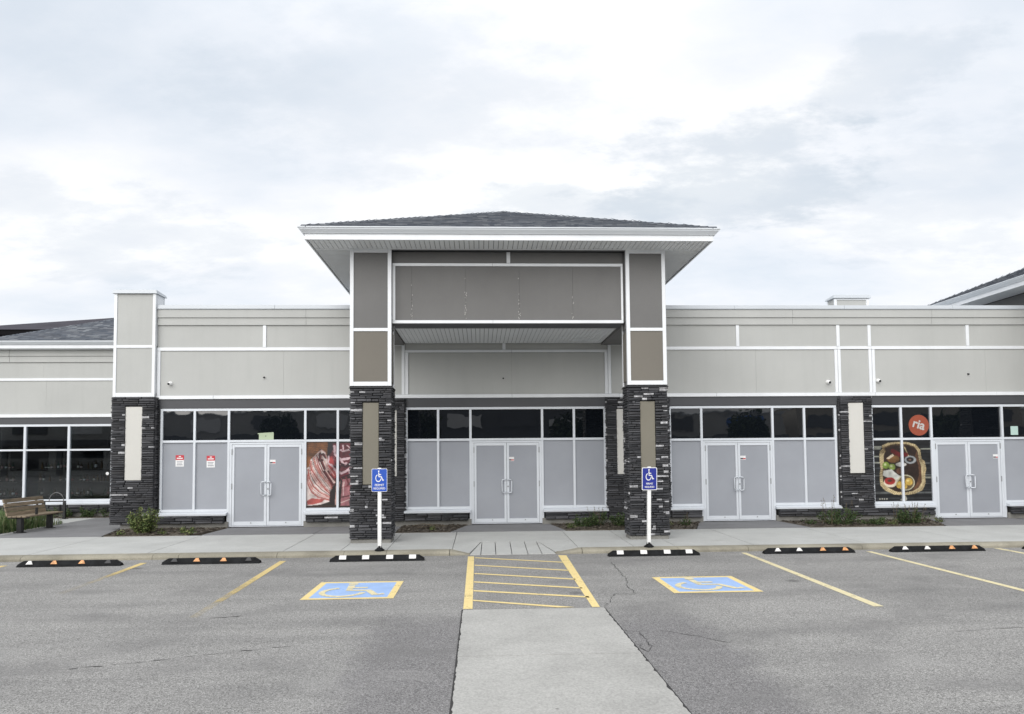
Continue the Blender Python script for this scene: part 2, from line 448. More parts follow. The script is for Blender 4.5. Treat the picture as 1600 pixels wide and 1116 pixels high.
RNG = random.Random(7)

# ------------------------------------------------------------------ ground
ZS = .14
def zsw(y): return .10 + .035 * max(0, min(1, (y - 15.0) / 3.0)) + (.005 if y > 18 else 0)
ground = kind(MB().poly([(-400, -400, -.02), (400, -400, -.02), (400, 900, -.02), (-400, 900, -.02)]).obj('ground', 'damp concrete'), 'structure')
lot = kind(MB().poly([(-90, -60, 0), (90, -60, 0), (90, 14.80, 0), (-90, 14.80, 0)]).obj('parking_lot', 'worn asphalt'), 'structure')
# concrete walkway sunk in the lot
walk = kind(MB().box(-.25, 1.60, -12, 9.58, -.01, .004).obj('concrete_walkway', 'crack tar'), 'structure')
ys = [9.555, 7.36, 5.2, 3.0, .8, -1.4, -3.6, -5.8, -8, -10.2]
for a, b in zip(ys[:-1], ys[1:]):
    n = 40
    lft = [(-.238 + abs(RNG.gauss(0, .009)), b + .006 + (a - b - .012) * i / n) for i in range(n + 1)]
    rgt = [(1.588 - abs(RNG.gauss(0, .009)), b + .006 + (a - b - .012) * i / n) for i in range(n + 1)]
    MB().prism(rgt + lft[::-1], 0, .009).obj('concrete_slab', 'walkway concrete', walk)
def crack(pts, w, name='pavement_crack', z=.004):
    m = MB(); P = []
    for (x0, y0), (x1, y1) in zip(pts[:-1], pts[1:]):
        n = max(2, int(math.hypot(x1 - x0, y1 - y0) / .07))
        for i in range(n):
            t = i / n; P.append((x0 + (x1 - x0) * t + RNG.uniform(-.02, .02), y0 + (y1 - y0) * t + RNG.uniform(-.02, .02)))
    P.append(pts[-1])
    prev = None
    for i, p in enumerate(P):
        ww = w * RNG.uniform(.35, 1.3); a, b = (p[0] - ww, p[1] - ww * .8, z), (p[0] + ww, p[1] + ww * .8, z)
        if prev: m.poly([prev[0], prev[1], b, a])
        prev = (a, b)
    return m.obj(name, 'crack tar', lot)
crack([(2.39, 13.6), (2.34, 12.5), (2.30, 11.7), (2.19, 11.1), (2.2, 10.7), (2.19, 10.47), (2.11, 10.43), (1.89, 10.5), (1.73, 9.96), (1.62, 9.7)], .006)
crack([(1.61, 8.34), (1.76, 8.23), (1.77, 7.89), (1.74, 7.76), (1.75, 7.63), (1.65, 7.41), (1.61, 7.6), (1.69, 7.74)], .005)
crack([(2.0, 8.3), (2.35, 8.0), (2.6, 7.7)], .004)
crack([(-3.9, 7.2), (-3.0, 7.53), (-2.3, 7.8), (-1.9, 7.97)], .012)
crack([(-3.3, 9.35), (-3.0, 9.42)], .016)
crack([(5.2, 8.0), (6.2, 8.15)], .007)

# painted markings: children of the lot
def paint(name, mat, pts, z=.004): return MB().poly([(x, y, z) for x, y in pts]).obj(name, mat, lot)
paint('parking_line', 'yellow paint pale', [(5.03, 9.34), (5.16, 9.34), (5.27, 14.53), (5.17, 14.55)])
paint('parking_line', 'yellow paint pale', [(7.62, 9.3), (7.74, 9.3), (7.78, 14.46), (7.67, 14.47)])
paint('parking_line', 'yellow paint pale', [(10.36, 9.4), (10.48, 9.4), (10.55, 14.66), (10.43, 14.67)])
paint('parking_line', 'yellow paint worn', [(-3.62, 9.4), (-3.51, 9.4), (-3.70, 14.30), (-3.82, 14.31)])
paint('parking_line', 'yellow paint stub', [(-6.22, 11.2), (-6.11, 11.2), (-6.30, 14.31), (-6.42, 14.32)])
paint('parking_line', 'yellow paint stub', [(-8.82, 11.6), (-8.71, 11.6), (-8.80, 14.22), (-8.92, 14.22)])
hatch = kind(empty('access_aisle_marking', (.68, 12, .004), lot), 'structure')
def hp(pts): return MB().poly([(x, y, .004) for x, y in pts]).obj('stripe', 'yellow paint', hatch)
hp([(-.23, 9.62), (-.11, 9.62), (-.13, 14.56), (-.25, 14.56)])
hp([(1.44, 9.61), (1.54, 9.6), (1.68, 14.54), (1.52, 14.56)])
for y0, y1 in ((14.42, 13.66), (13.45, 12.70), (12.52, 11.80), (11.70, 11.02), (10.95, 10.33)):
    hp([(-.108, y0 - .10), (1.50, y1 - .10), (1.50, y1), (-.108, y0)])
hp([(-.108, 10.14), (1.0, 9.62), (1.22, 9.62), (-.108, 10.22)])
# wheelchair pictogram (unit box, 0..1)
def strip2d(pts, w):
    P = [Vector((p[0], p[1])) for p in pts]; quads = []; L = []; Rr = []
    for i, p in enumerate(P):
        d = (P[min(i + 1, len(P) - 1)] - P[max(i - 1, 0)]).normalized(); n = Vector((-d.y, d.x)) * w / 2
        L.append(p + n); Rr.append(p - n)
    for i in range(len(P) - 1): quads.append([L[i], Rr[i], Rr[i + 1], L[i + 1]])
    return quads
def pictogram(w):
    q = []
    q.append([(.40 + .075 * math.cos(t * PI / 6), .91 + .075 * math.sin(t * PI / 6)) for t in range(12)])
    q += strip2d([(.40, .80), (.42, .45), (.70, .43), (.84, .13), (.96, .18)], w * 1.05)
    q += strip2d([(.41, .62), (.66, .62)], w * .8)
    q += strip2d([(.36 + .29 * math.cos(math.radians(a)), .33 + .29 * math.sin(math.radians(a))) for a in range(112, 362, 10)], w * .85)
    return q
for x0, x1, y0, y1 in ((-2.51, -1.22, 10.42, 11.83), (2.74, 4.03, 10.46, 11.82)):
    sym = kind(empty('accessible_parking_symbol', ((x0 + x1) / 2, (y0 + y1) / 2, .004), lot), 'structure')
    b = .10
    MB().poly([(x0 + b, y0 + b, .004), (x1 - b, y0 + b, .004), (x1 - b, y1 - b, .004), (x0 + b, y1 - b, .004)]).obj('blue_field', 'blue paint', sym)
    m = MB()
    for q in ([(x0, y0), (x1, y0), (x1, y0 + b), (x0, y0 + b)], [(x0, y1 - b), (x1, y1 - b), (x1, y1), (x0, y1)], [(x0, y0 + b), (x0 + b, y0 + b), (x0 + b, y1 - b), (x0, y1 - b)], [(x1 - b, y0 + b), (x1, y0 + b), (x1, y1 - b), (x1 - b, y1 - b)]):
        m.poly([(x, y, .004) for x, y in q])
    m.obj('yellow_border', 'yellow paint', sym)
    m = MB()
    for i, q in enumerate(pictogram(.10)):
        m.poly([(x0 + .13 + p[0] * (x1 - x0 - .26), y0 + .14 + p[1] * (y1 - y0 - .26), .008 + .0002 * (i % 7)) for p in q])
    m.obj('wheelchair_figure', 'yellow paint pale', sym)

# curb, sidewalk
walkside = kind(MB().box(-30, 40, 14.98, 24.2, -.2, .008).obj('sidewalk', 'damp concrete'), 'structure')
def curb(x0, x1, h0=1.0, h1=1.0):
    prof = [(14.75, -.05), (14.752, .04), (14.775, .075), (14.83, .093), (14.93, .099), (14.995, .099), (14.995, -.05)]
    m = MB(); k = len(prof)
    for x, h in ((x0, h0), (x1, h1)):
        m.v += [(x, y, z * h if z > 0 else z) for y, z in prof]
    m.f.append(tuple(range(k))); m.f.append(tuple(range(2 * k - 1, k - 1, -1)))
    for i in range(k):
        j = (i + 1) % k; m.f.append((i, k + i, k + j, j))
    return m.obj('curb_stone', 'curb concrete', walkside)
cxs = [-30, -20, -14, -11.2, -8.9, -6.4, -5.9, -4.0, -2.7, -1.87, -.62]
for a, b in zip(cxs[:-1], cxs[1:]): curb(a + .004, b - .004)
curb(-.612, -.22, 1, .22)
curb(1.50, 2.02, .22, 1)
cxs = [2.03, 3.97, 5.4, 7.75, 10.2, 12.8, 15.5, 20, 40]
for a, b in zip(cxs[:-1], cxs[1:]): curb(a + .004, b - .004)
def slab(x0, x1, y0, y1, mat='sidewalk concrete', skew=0.0, name='concrete_slab', dz=0.0):
    g = .007
    pts = [(x0 + g, y0 + g), (x1 - g, y0 + g), (x1 - g + skew, y1 - g), (x0 + g + skew, y1 - g)]
    m = MB(); zz = [zsw(p[1]) + dz for p in pts]
    m.hexa([(p[0], p[1], .0) for p in pts] + [(p[0], p[1], z) for p, z in zip(pts, zz)])
    return m.obj(name, mat, walkside)
xs = [-30, -24, -19, -14, -11.3, -8.9, -6.6, -3.95, -2.8, -1.88, -.57]
for a, b in zip(xs[:-1], xs[1:]): slab(a, b, 14.99, 17.9)
xs = [1.97, 3.12, 3.97, 5.6, 7.95, 10.3, 12.8, 15.5, 20, 28, 40]
for a, b in zip(xs[:-1], xs[1:]): slab(a, b, 14.99, 17.9)
# curb ramp between the two long slabs
slab(-.57, 1.97, 16.08, 17.9)
def rpoly(name, pts, mat='sidewalk concrete'):
    m = MB(); n = len(pts)
    m.v = [(p[0], p[1], -.03) for p in pts] + [tuple(p) for p in pts]
    m.f = [tuple(range(n - 1, -1, -1)), tuple(range(n, 2 * n))] + [(i, (i + 1) % n, n + (i + 1) % n, n + i) for i in range(n)]
    return m.obj(name, mat, walkside)
rx0 = [-.22, .0, .30, .62, .94, 1.22, 1.50]; rx1 = [.02, .03, .31, .63, .94, 1.20, 1.22]
for i in range(6):
    g = .008
    rpoly('ramp_slab', [(rx0[i] + g, 14.76, .018), (rx0[i + 1] - g, 14.76, .018), (rx1[i + 1] - g * (1 if i < 5 else .2), 16.06, .112), (rx1[i] + g * (1 if i else .2), 16.06, .112)])
rpoly('ramp_flare', [(-.565, 14.995, .099), (-.235, 14.9, .022), (.008, 16.07, .112), (-.565, 16.07, .112)])
rpoly('ramp_flare', [(1.515, 14.9, .022), (1.965, 14.995, .099), (1.965, 16.07, .112), (1.232, 16.07, .112)])
# darker paving in front of the doors, second strip
def pad(pts, mat='damp concrete', z=.146, name='paving_slab'): return MB().prism(pts, .0, z).obj(name, mat, walkside)
pad([(-6.62, 17.907), (-4.0, 17.907), (-4.0, 19.9), (-6.55, 19.9)])
pad([(-3.985, 17.907), (-2.05, 17.907), (-2.05, 19.4), (-3.985, 19.9)])
pad([(-.72, 17.907), (2.06, 17.907), (1.80, 19.9), (-.26, 19.9)])
pad([(5.29, 17.907), (8.1, 17.907), (8.0, 19.9), (5.95, 19.9)])
pad([(11.55, 17.907), (14.6, 17.907), (14.5, 19.9), (12.3, 19.9)])
pad([(14.62, 17.907), (19, 17.907), (19, 19.4), (14.62, 19.9)])
# paving at the left, in front of the set-back store
pad([(-11.55, 17.907), (-8.95, 17.907), (-9.32, 19.4), (-9.32, 24.2), (-11.95, 24.2)])
pad([(-30, 21.55), (-11.83, 21.55), (-11.91, 23.45), (-30, 23.45)], 'sidewalk concrete', .143)
pad([(-11.75, 17.907), (-11.56, 17.907), (-11.84, 21.54), (-11.97, 21.54)], 'sidewalk concrete', .144)

# planting beds
def bed(pts, z, n, seed, name='mulch_bed'):
    r = random.Random(seed); m = MB().prism(pts, .0, z)
    xs = [p[0] for p in pts]; ysq = [p[1] for p in pts]
    def inside(x, y):
        c = False
        for i in range(len(pts)):
            a, b = pts[i], pts[i - 1]
            if (a[1] > y) != (b[1] > y) and x < (b[0] - a[0]) * (y - a[1]) / (b[1] - a[1]) + a[0]: c = not c
        return c
    k = 0
    while k < n:
        x, y = r.uniform(min(xs), max(xs)), r.uniform(min(ysq), max(ysq))
        if not inside(x, y): continue
        k += 1
        L, w_, h = r.uniform(.02, .06), r.uniform(.008, .02), r.uniform(.006, .014); a = r.uniform(0, PI); z0 = z + r.uniform(-.004, .018)
        ca, sa = math.cos(a), math.sin(a); ti = r.uniform(-.012, .012)
        p = [(x + ca * u - sa * v, y + sa * u + ca * v, z0 + (ti if u > 0 else -ti)) for u, v in ((-L, -w_), (L, -w_), (L, w_), (-L, w_))]
        m.poly([p[0], p[1], (p[1][0], p[1][1], p[1][2] + h), (p[0][0], p[0][1], p[0][2] + h)])
        m.poly([(q[0], q[1], q[2] + h) for q in p])
    return kind(m.obj(name, 'mulch chip'), 'stuff')
bed([(-8.9, 17.92), (-6.95, 17.92), (-6.64, 19.0), (-6.60, 19.7), (-9.30, 19.7)], .15, 900, 1)
bed([(-2.03, 17.92), (-.74, 17.92), (-.30, 19.7), (-2.03, 19.7)], .15, 600, 2)
bed([(2.08, 17.92), (5.26, 17.92), (5.9, 19.7), (1.85, 19.7)], .15, 1000, 3)
bed([(8.12, 17.92), (11.5, 17.92), (12.2, 19.7), (8.02, 19.7)], .15, 900, 4)
bed([(-30, 23.47), (-9.4, 23.47), (-9.4, 24.1), (-30, 24.1)], .15, 500, 5)
bed([(-20, 17.92), (-11.77, 17.92), (-11.98, 21.53), (-20, 21.53)], .13, 500, 6)

# ------------------------------------------------------------------ main building
YW = 19.65
bld = tag(empty('commercial_building', (3, YW, ZS)), 'long beige single-storey shop building with central hip-roofed portico and dark stone pillars', 'building')
STONES = []
def stone_face(parent, axis, plane, u0, u1, z0, z1, holes=(), sign=-1, hmin=.036, hmax=.072, lmin=.09, lmax=.48, light=.05, seed=0):
    """axis 'x': courses run along x on a face at y=plane; axis 'y': along y on a face at x=plane. sign: outward direction."""
    r = random.Random(seed); z = z0
    while z < z1 - .012:
        h = min(r.uniform(hmin, hmax), z1 - z)
        if z1 - z - h < .03: h = z1 - z
        segs = [(u0, u1)]
        for (a, b, c, d) in holes:
            if z + h > c + .012 and z < d - .012:
                ns = []
                for s, e in segs:
                    if a > s: ns.append((s, min(a, e)))
                    if b < e: ns.append((max(b, s), e))
                segs = ns
        for s, e in segs:
            if e - s < .02: continue
            u = s
            while u < e - .005:
                L = r.uniform(lmin, lmax)
                if e - u - L < .07: L = e - u
                hh = [h]
                if h > .062 and r.random() < .35: hh = [h * .5, h * .5]
                zz = z
                for q in hh:
                    d = r.uniform(.0, .028)
                    lt = r.random() < light * (2.2 if L < .2 else .25)
                    STONES.append((parent, axis, sign, plane, u + L / 2, zz + q / 2, L - .004, q - .005, d, lt))
                    zz += q
                u += L
        z += h
def stone_mesh(seed):
    r = random.Random(seed); j = lambda a: r.uniform(-a, a)
    m = MB()
    back = [(-.5, .5, -.5), (.5, .5, -.5), (.5, .5, .5), (-.5, .5, .5)]
    mid = [(-.5 + abs(j(.02)), -.25 + j(.1), -.5 + abs(j(.10))), (.5 - abs(j(.02)), -.25 + j(.1), -.5 + abs(j(.10))), (.5 - abs(j(.02)), -.25 + j(.1), .5 - abs(j(.10))), (-.5 + abs(j(.02)), -.25 + j(.1), .5 - abs(j(.10)))]
    front = [(-.46 + j(.03), -.5 + j(.12), -.34 + j(.1)), (.46 + j(.03), -.5 + j(.12), -.34 + j(.1)), (.46 + j(.03), -.5 + j(.12), .34 + j(.1)), (-.46 + j(.03), -.5 + j(.12), .34 + j(.1))]
    m.v = back + mid + front
    for a, b in ((0, 4), (4, 8)):
        for i in range(4):
            k = (i + 1) % 4; m.f.append((a + i, b + i, b + k, a + k))
    m.f.append((8, 9, 10, 11)); m.f.append((3, 2, 1, 0))
    return m
def build_stones():
    protos = [stone_mesh(i) for i in range(8)]
    me_d = [p.mesh('stone', 'ledge stone') for p in protos]; me_l = [p.mesh('stone', 'light stone') for p in protos]
    for me in me_d + me_l:
        bm = bmesh.new(); bm.from_mesh(me); bmesh.ops.recalc_face_normals(bm, faces=bm.faces); bm.to_mesh(me); bm.free()
    order = sorted(range(len(STONES)), key=lambda i: -STONES[i][6] * STONES[i][7] * (1.0 if STONES[i][1] == 'x' else .15) / (STONES[i][3] ** 2 if STONES[i][1] == 'x' else 300))
    singles = set(order[:300]); rest = {}
    r = random.Random(5)
    for i, (par, ax, sg, pl, u, z, L, h, d, lt) in enumerate(STONES):
        depth = .05 + d; k = r.randrange(8)
        if ax == 'x': loc = Vector((u, pl + sg * depth / 2, z)); rot = 0 if sg < 0 else PI
        else: loc = Vector((pl + sg * depth / 2, u, z)); rot = PI / 2 if sg > 0 else -PI / 2
        Mx = Matrix.Translation(loc) @ Matrix.Rotation(rot, 4, 'Z') @ Matrix.Diagonal((L, depth, h, 1))
        if i in singles:
            o = bpy.data.objects.new('stone', (me_l if lt else me_d)[k]); COL.objects.link(o)
            o.parent = par; o.matrix_parent_inverse = parent_inv(par); o.matrix_basis = Mx
        else:
            m = rest.setdefault((par.name, lt), (par, MB()))[1]; n = len(m.v)
            m.v += [tuple(Mx @ Vector(v)) for v in protos[k].v]; m.f += [tuple(n + q for q in f) for f in protos[k].f]
    for (nm, lt), (par, m) in rest.items():
        kind(m.obj('stone_veneer', 'light stone' if lt else 'ledge stone', par), 'stuff')

# --- shell
box('shell_wall', 'backing', bld, -9.28, 22, YW + .16, YW + .22, .0, 5.88)
box('side_wall', 'beige panel', bld, -9.30, -9.10, YW + .23, 34, 0, 5.8)
box('side_wall', 'beige panel', bld, 21.8, 22, YW + .23, 34, 0, 5.8)
box('rear_wall', 'beige panel', bld, -9.3, 22, 34.01, 34.2, 0, 5.8)
box('roof_deck', 'cap metal', bld, -9.08, 21.78, YW + .23, 34, 5.35, 5.45)
for a, b in ((-8.44, -6.58), (-4.63, -.235), (1.645, 5.965), (7.96, 12.345), (14.39, 22)):
    box('foundation', 'foundation concrete', bld, a, b, YW - .06, YW + .15, 0.02, .30)

def panel(x0, x1, z0, z1, y=YW, mat='beige panel', parent=bld, name='wall_panel', th=.03):
    return box(name, mat, parent, x0 + .0015, x1 - .0015, y, y + th, z0 + .002, z1 - .002)
def trim(x0, x1, z0, z1, y=YW - .028, mat='white trim', parent=bld, th=.05):
    return box('trim', mat, parent, x0, x1, y, y + th, z0, z1, bevel=.004)
box('wall_backing', 'backing', bld, -8.40, 22, YW + .035, YW + .155, 3.28, 5.88)
# parapet cap in lengths with lapped seams, two projecting boards below
def cap_run(x0, x1):
    x = x0
    while x < x1 - .01:
        e = min(x + 3.05, x1)
        MB().extrude_x([(YW - .085, 5.905), (YW - .07, 6.005), (YW + .30, 6.035), (YW + .30, 5.90), (YW - .06, 5.885)], x + .003, e - .003).obj('parapet_cap', 'cap metal', bld)
        x = e
def boards(x0, x1, seams):
    xs = [x0] + seams + [x1]
    for a, b in zip(xs[:-1], xs[1:]):
        for z0, z1, y in ((5.675, 5.882, YW - .05), (5.475, 5.672, YW - .03)):
            MB().extrude_x([(y - .012, z0), (y, z1), (YW + .03, z1), (YW + .03, z0)], a + .003, b - .003).obj('siding_board', 'beige panel', bld)
cap_run(-8.47, -2.60); boards(-8.47, -2.60, [-4.6])
cap_run(3.90, 22); boards(3.90, 22, [8.56, 12.46, 17.0])
# left wing
for a, b in ((-8.47, -5.73), (-5.645, -2.4)): panel(a, b, 4.88, 5.472)
trim(-5.73, -5.645, 4.885, 5.468)
trim(-8.47, -2.4, 4.795, 4.88)
trim(-8.47, -8.385, 3.615, 4.79)
for a, b in ((-8.385, -5.19), (-5.19, -2.4)): panel(a, b, 3.615, 4.79)
# centre, under the porch ceiling
for a, b in ((-2.4, -2.07), (-1.90, .86), (.86, 3.37), (3.545, 3.9)): panel(a, b, 3.615, 4.73 if -2 < a < 3 else 4.93)
panel(-1.985, .615, 4.805, 4.98); panel(.70, 3.455, 4.805, 4.98)
trim(.615, .70, 4.812, 4.98)
trim(-2.075, -1.995, 3.615, 4.975); trim(-1.985, -1.90, 3.615, 4.73)
trim(3.46, 3.54, 3.615, 4.975); trim(3.37, 3.452, 3.615, 4.73)
trim(-1.985, .86, 4.735, 4.805); trim(.865, 3.452, 4.735, 4.805)
trim(-2.6, -2.08, 4.925, 4.975); trim(3.545, 4.1, 4.925, 4.975)
# right wing
for a, b in ((3.9, 6.985), (7.07, 9.775), (9.865, 10.655), (10.735, 13.43), (13.515, 17.2), (17.285, 22)): panel(a, b, 4.88, 5.472)
for x in (6.985, 9.775, 10.655, 13.43, 17.2): trim(x, x + (.085 if x not in (9.775,) else .09), 4.885, 5.468)
trim(3.9, 9.775, 4.795, 4.88); trim(9.78, 10.74, 4.80, 4.88); trim(10.745, 22, 4.795, 4.88)
for a, b in ((3.9, 7.52), (7.52, 9.705), (9.875, 10.66), (10.835, 13.96), (13.96, 17.6), (17.6, 22)): panel(a, b, 3.615, 4.79)
trim(9.705, 9.785, 3.615, 4.79); trim(9.795, 9.875, 3.615, 4.795); trim(10.66, 10.74, 3.615, 4.795); trim(10.75, 10.83, 3.615, 4.79)
# bottom trim and dark band
for a, b in ((-8.47, -7.0), (-6.995, -2.7), (-2.695, .86), (.865, 3.75), (3.755, 6.4), (6.405, 10.8), (10.805, 14.2), (14.205, 22)):
    trim(a, b, 3.515, 3.61, y=YW - .05, th=.08)
for a, b in ((-8.42, -2.87), (-1.98, 3.38), (5.06, 9.76), (10.70, 22)):
    box('fascia_band', 'dark fascia', bld, a, b, YW - .015, YW + .10, 3.275, 3.51)
def wire(x, z): MB().tube([(x, YW + .01, z), (x, YW - .05, z - .01)], .022, 8).obj('wire_stub', 'jamb black', bld)
wire(-5.69, 4.09); wire(.63, 4.04); wire(13.45, 4.11)

# --- storefront glazing
YF = YW - .005
def storefront(xs, door, ztr=2.40, ztop=3.268, zs=.56, film='grey film', special=(), zt2=None):
    fr = empty('storefront_window', ((xs[0] + xs[-1]) / 2, YF, zs), bld)
    w = .062; m = MB()
    dl, dr = door if door else (1e9, 1e9)
    m.box(xs[0] - w / 2, xs[-1] + w / 2, YF, YF + .11, ztop - w, ztop)
    m.box(xs[0] + w / 2, xs[-1] - w / 2, YF + .002, YF + .108, ztr - w / 2, ztr + w / 2)
    for x in xs:
        isd = abs(x - dl) < .02 or abs(x - dr) < .02
        z0 = zs if not isd else .16
        edge = x in (xs[0], xs[-1])
        if edge:
            m.box(x - w / 2, x + w / 2, YF, YF + .11, z0, ztop - w)
        else:
            m.box(x - w / 2, x + w / 2, YF, YF + .11, ztr + w / 2, ztop - w); m.box(x - w / 2, x + w / 2, YF, YF + .11, z0, ztr - w / 2)
    runs = []; cur = []
    for a, b in zip(xs[:-1], xs[1:]):
        if abs(a - dl) < .02: continue
        m.box(a + w / 2, b - w / 2, YF + .001, YF + .109, zs, zs + w * 1.1)
    m.obj('frame', 'aluminium', fr, bevel=.004)
    for a, b in zip(xs[:-1], xs[1:]):
        tlt = RNG.uniform(-.0025, .0025); tl2 = RNG.uniform(-.0025, .0025)
        MB().hexa([(a + .02, YF + .05 + tlt, ztr), (b - .02, YF + .05 - tlt, ztr), (b - .02, YF + .062, ztr), (a + .02, YF + .062, ztr),
                   (a + .02, YF + .05 + tlt + tl2, ztop - .03), (b - .02, YF + .05 - tlt + tl2, ztop - .03), (b - .02, YF + .064, ztop - .03), (a + .02, YF + .064, ztop - .03)]).obj('pane', 'dark glass', fr)
        if abs(a - dl) < .02: continue
        box('pane', film, fr, a + .02, b - .02, YF + .05, YF + .06, zs + .02, ztr - .01)
    # sills
    def sill(a, b):
        MB().extrude_x([(YF - .15, .475), (YF - .155, .515), (YF + .0, .557), (YF + .05, .557), (YF + .05, .475)], a, b).obj('sill', 'aluminium', fr)
    if door:
        if xs[0] < dl - .05: sill(xs[0] - .05, dl - .005)
        if xs[-1] > dr + .05: sill(dr + .005, xs[-1] + .05)
    else: sill(xs[0], xs[-1])
    return fr
def door_pair(x0, x1, zb=.165, zt=2.36, film='grey film'):
    fr = .055
    mid = (x0 + x1) / 2
    hs = empty('door_frame', (mid, YF, zb), bld)
    m = MB().box(x0 + .032, x0 + .032 + fr, YF + .005, YF + .12, zb, zt); m.box(x1 - .032 - fr, x1 - .032, YF + .005, YF + .12, zb, zt)
    m.box(x0 + .032 + fr, x1 - .032 - fr, YF + .005, YF + .12, zt - .045, zt)
    m.box(x0 + .032 + fr, x1 - .032 - fr, YF + .0, YF + .12, zb, zb + .02); m.obj('jamb', 'aluminium', hs, bevel=.003)
    for s in (-1, 1):
        a, b = (x0 + .032 + fr + .006, mid - .004) if s < 0 else (mid + .004, x1 - .032 - fr - .006)
        d = empty('door', ((a + b) / 2, YF, zb), bld)
        st = .062; zt_ = zt - .05; zb_ = zb + .028
        m = MB().box(a, a + st, YF + .01, YF + .055, zb_, zt_); m.box(b - st, b, YF + .01, YF + .055, zb_, zt_)
        m.box(a + st, b - st, YF + .012, YF + .053, zt_ - .075, zt_); m.box(a + st, b - st, YF + .012, YF + .053, zb_, zb_ + .105); m.obj('leaf_frame', 'aluminium', d, bevel=.003)
        box('pane', film, d, a + st - .01, b - st + .01, YF + .03, YF + .038, zb_ + .09, zt_ - .06)
        hx = b - .03 if s < 0 else a + .03; ox = -.085 * -s * -1 if False else (-.085 if s < 0 else .085)
        m = MB().tube([(hx, YF + .01, 1.32), (hx, YF - .05, 1.335), (hx + ox * .25, YF - .055, 1.338), (hx + ox, YF - .055, 1.33), (hx + ox * 1.1, YF - .055, 1.29), (hx + ox * 1.1, YF - .055, 1.03), (hx + ox, YF - .055, .99), (hx + ox * .25, YF - .055, .982), (hx, YF - .05, .985), (hx, YF + .01, 1.0)], .0145, 8)
        m.obj('handle', 'aluminium', d, smooth=True)
        if s > 0: MB().tube([(a + .03, YF + .012, 1.15), (a + .03, YF - .004, 1.15)], .02, 12).obj('lock', 'lock metal', d)
        ex = a - .003 if s < 0 else b + .003
        for z in (2.12, 1.22): box('hinge', 'lock metal', d, ex - .012, ex + .012, YF - .006, YF + .006, z - .075, z + .075)
        MB().tube([((a + b) / 2 + .05, YF + .013, zb + .10), ((a + b) / 2 + .05, YF - .004, zb + .10)], .016, 8).obj('foot_bolt', 'lock metal', d)
storefront([-8.335, -7.485, -6.60, -4.612, -3.76, -2.90], (-6.60, -4.612), ztr=2.405); door_pair(-6.60, -4.612, zt=2.365)
storefront([-1.955, -1.115, -.255, 1.663, 2.52, 3.355], (-.255, 1.663)); door_pair(-.255, 1.663)
storefront([5.12, 5.985, 7.94, 8.82, 9.68], (5.985, 7.94), ztr=2.355, ztop=3.262); door_pair(5.985, 7.94, zt=2.315)
storefront([10.695, 11.52, 12.365, 14.371, 15.22, 16.08], (12.365, 14.371), ztr=2.33, ztop=3.262); door_pair(12.365, 14.371, zt=2.29)
for a, b in ((-8.46, -8.37), (9.715, 9.775), (-2.865, -2.80), (3.388, 3.41), (-2.02, -1.99)): box('jamb_strip', 'jamb black', bld, a, b, YF - .03, YF + .12, .30, 3.27)

# --- stone pilasters, plinths and the left tower
def pilaster(x0, x1, z0, z1, y, holes, inset, seed, mat='stucco inset', side=True, light=.05):
    p = empty('stone_pilaster', ((x0 + x1) / 2, y, z0), bld)
    box('core', 'backing', p, x0 + .03, x1 - .03, y, YW + .10, z0, z1)
    stone_face(p, 'x', y, x0, x1, z0, z1, holes, -1, seed=seed, light=light)
    if side:
        stone_face(p, 'y', x1 - .03, y, YW + .08, z0, z1, (), 1, seed=seed + 1, light=light)
        stone_face(p, 'y', x0 + .03, y, YW + .08, z0, z1, (), -1, seed=seed + 2, light=light)
    if inset:
        a, b, c, d = inset
        box('inset_panel', mat, p, a, b, y - .035, y + .02, c, d, bevel=.004)
    return p
tower = pilaster(-9.52, -8.43, .275, 3.565, YW - .16, [(-9.17, -8.75, 1.41, 3.31)], (-9.17, -8.75, 1.41, 3.31), 11)
box('concrete_base', 'foundation concrete', tower, -9.28, -8.45, YW - .14, YW + .06, .02, .272)
pilaster(3.40, 5.08, .44, 3.505, YW - .06, [(3.66, 4.08, 1.45, 3.19)], (3.66, 4.08, 1.45, 3.19), 21)
pilaster(-2.86, -1.995, .44, 3.505, YW - .06, [(-2.62, -2.20, 1.45, 3.19)], (-2.62, -2.20, 1.45, 3.19), 31)
pilaster(9.775, 10.65, .44, 3.505, YW - .06, [(10.0, 10.415, 1.415, 3.32)], (10.0, 10.415, 1.415, 3.32), 41)
def plinth(x0, x1, seed, z1=.470):
    p = empty('stone_plinth', ((x0 + x1) / 2, YW - .1, .28), bld)
    box('core', 'backing', p, x0 + .01, x1 - .01, YW - .10, YW + .1, .275, z1)
    stone_face(p, 'x', YW - .10, x0, x1, .275, z1, (), -1, hmin=.05, hmax=.09, lmin=.2, lmax=.6, light=.03, seed=seed)
plinth(-8.43, -6.66, 51); plinth(-4.56, -2.0, 52); plinth(-1.99, -.32, 53); plinth(1.72, 3.40, 54); plinth(3.41, 5.08, 55)
plinth(5.085, 5.92, 56); plinth(8.01, 9.74, 57); plinth(9.745, 12.30, 58); plinth(14.44, 18.5, 59)

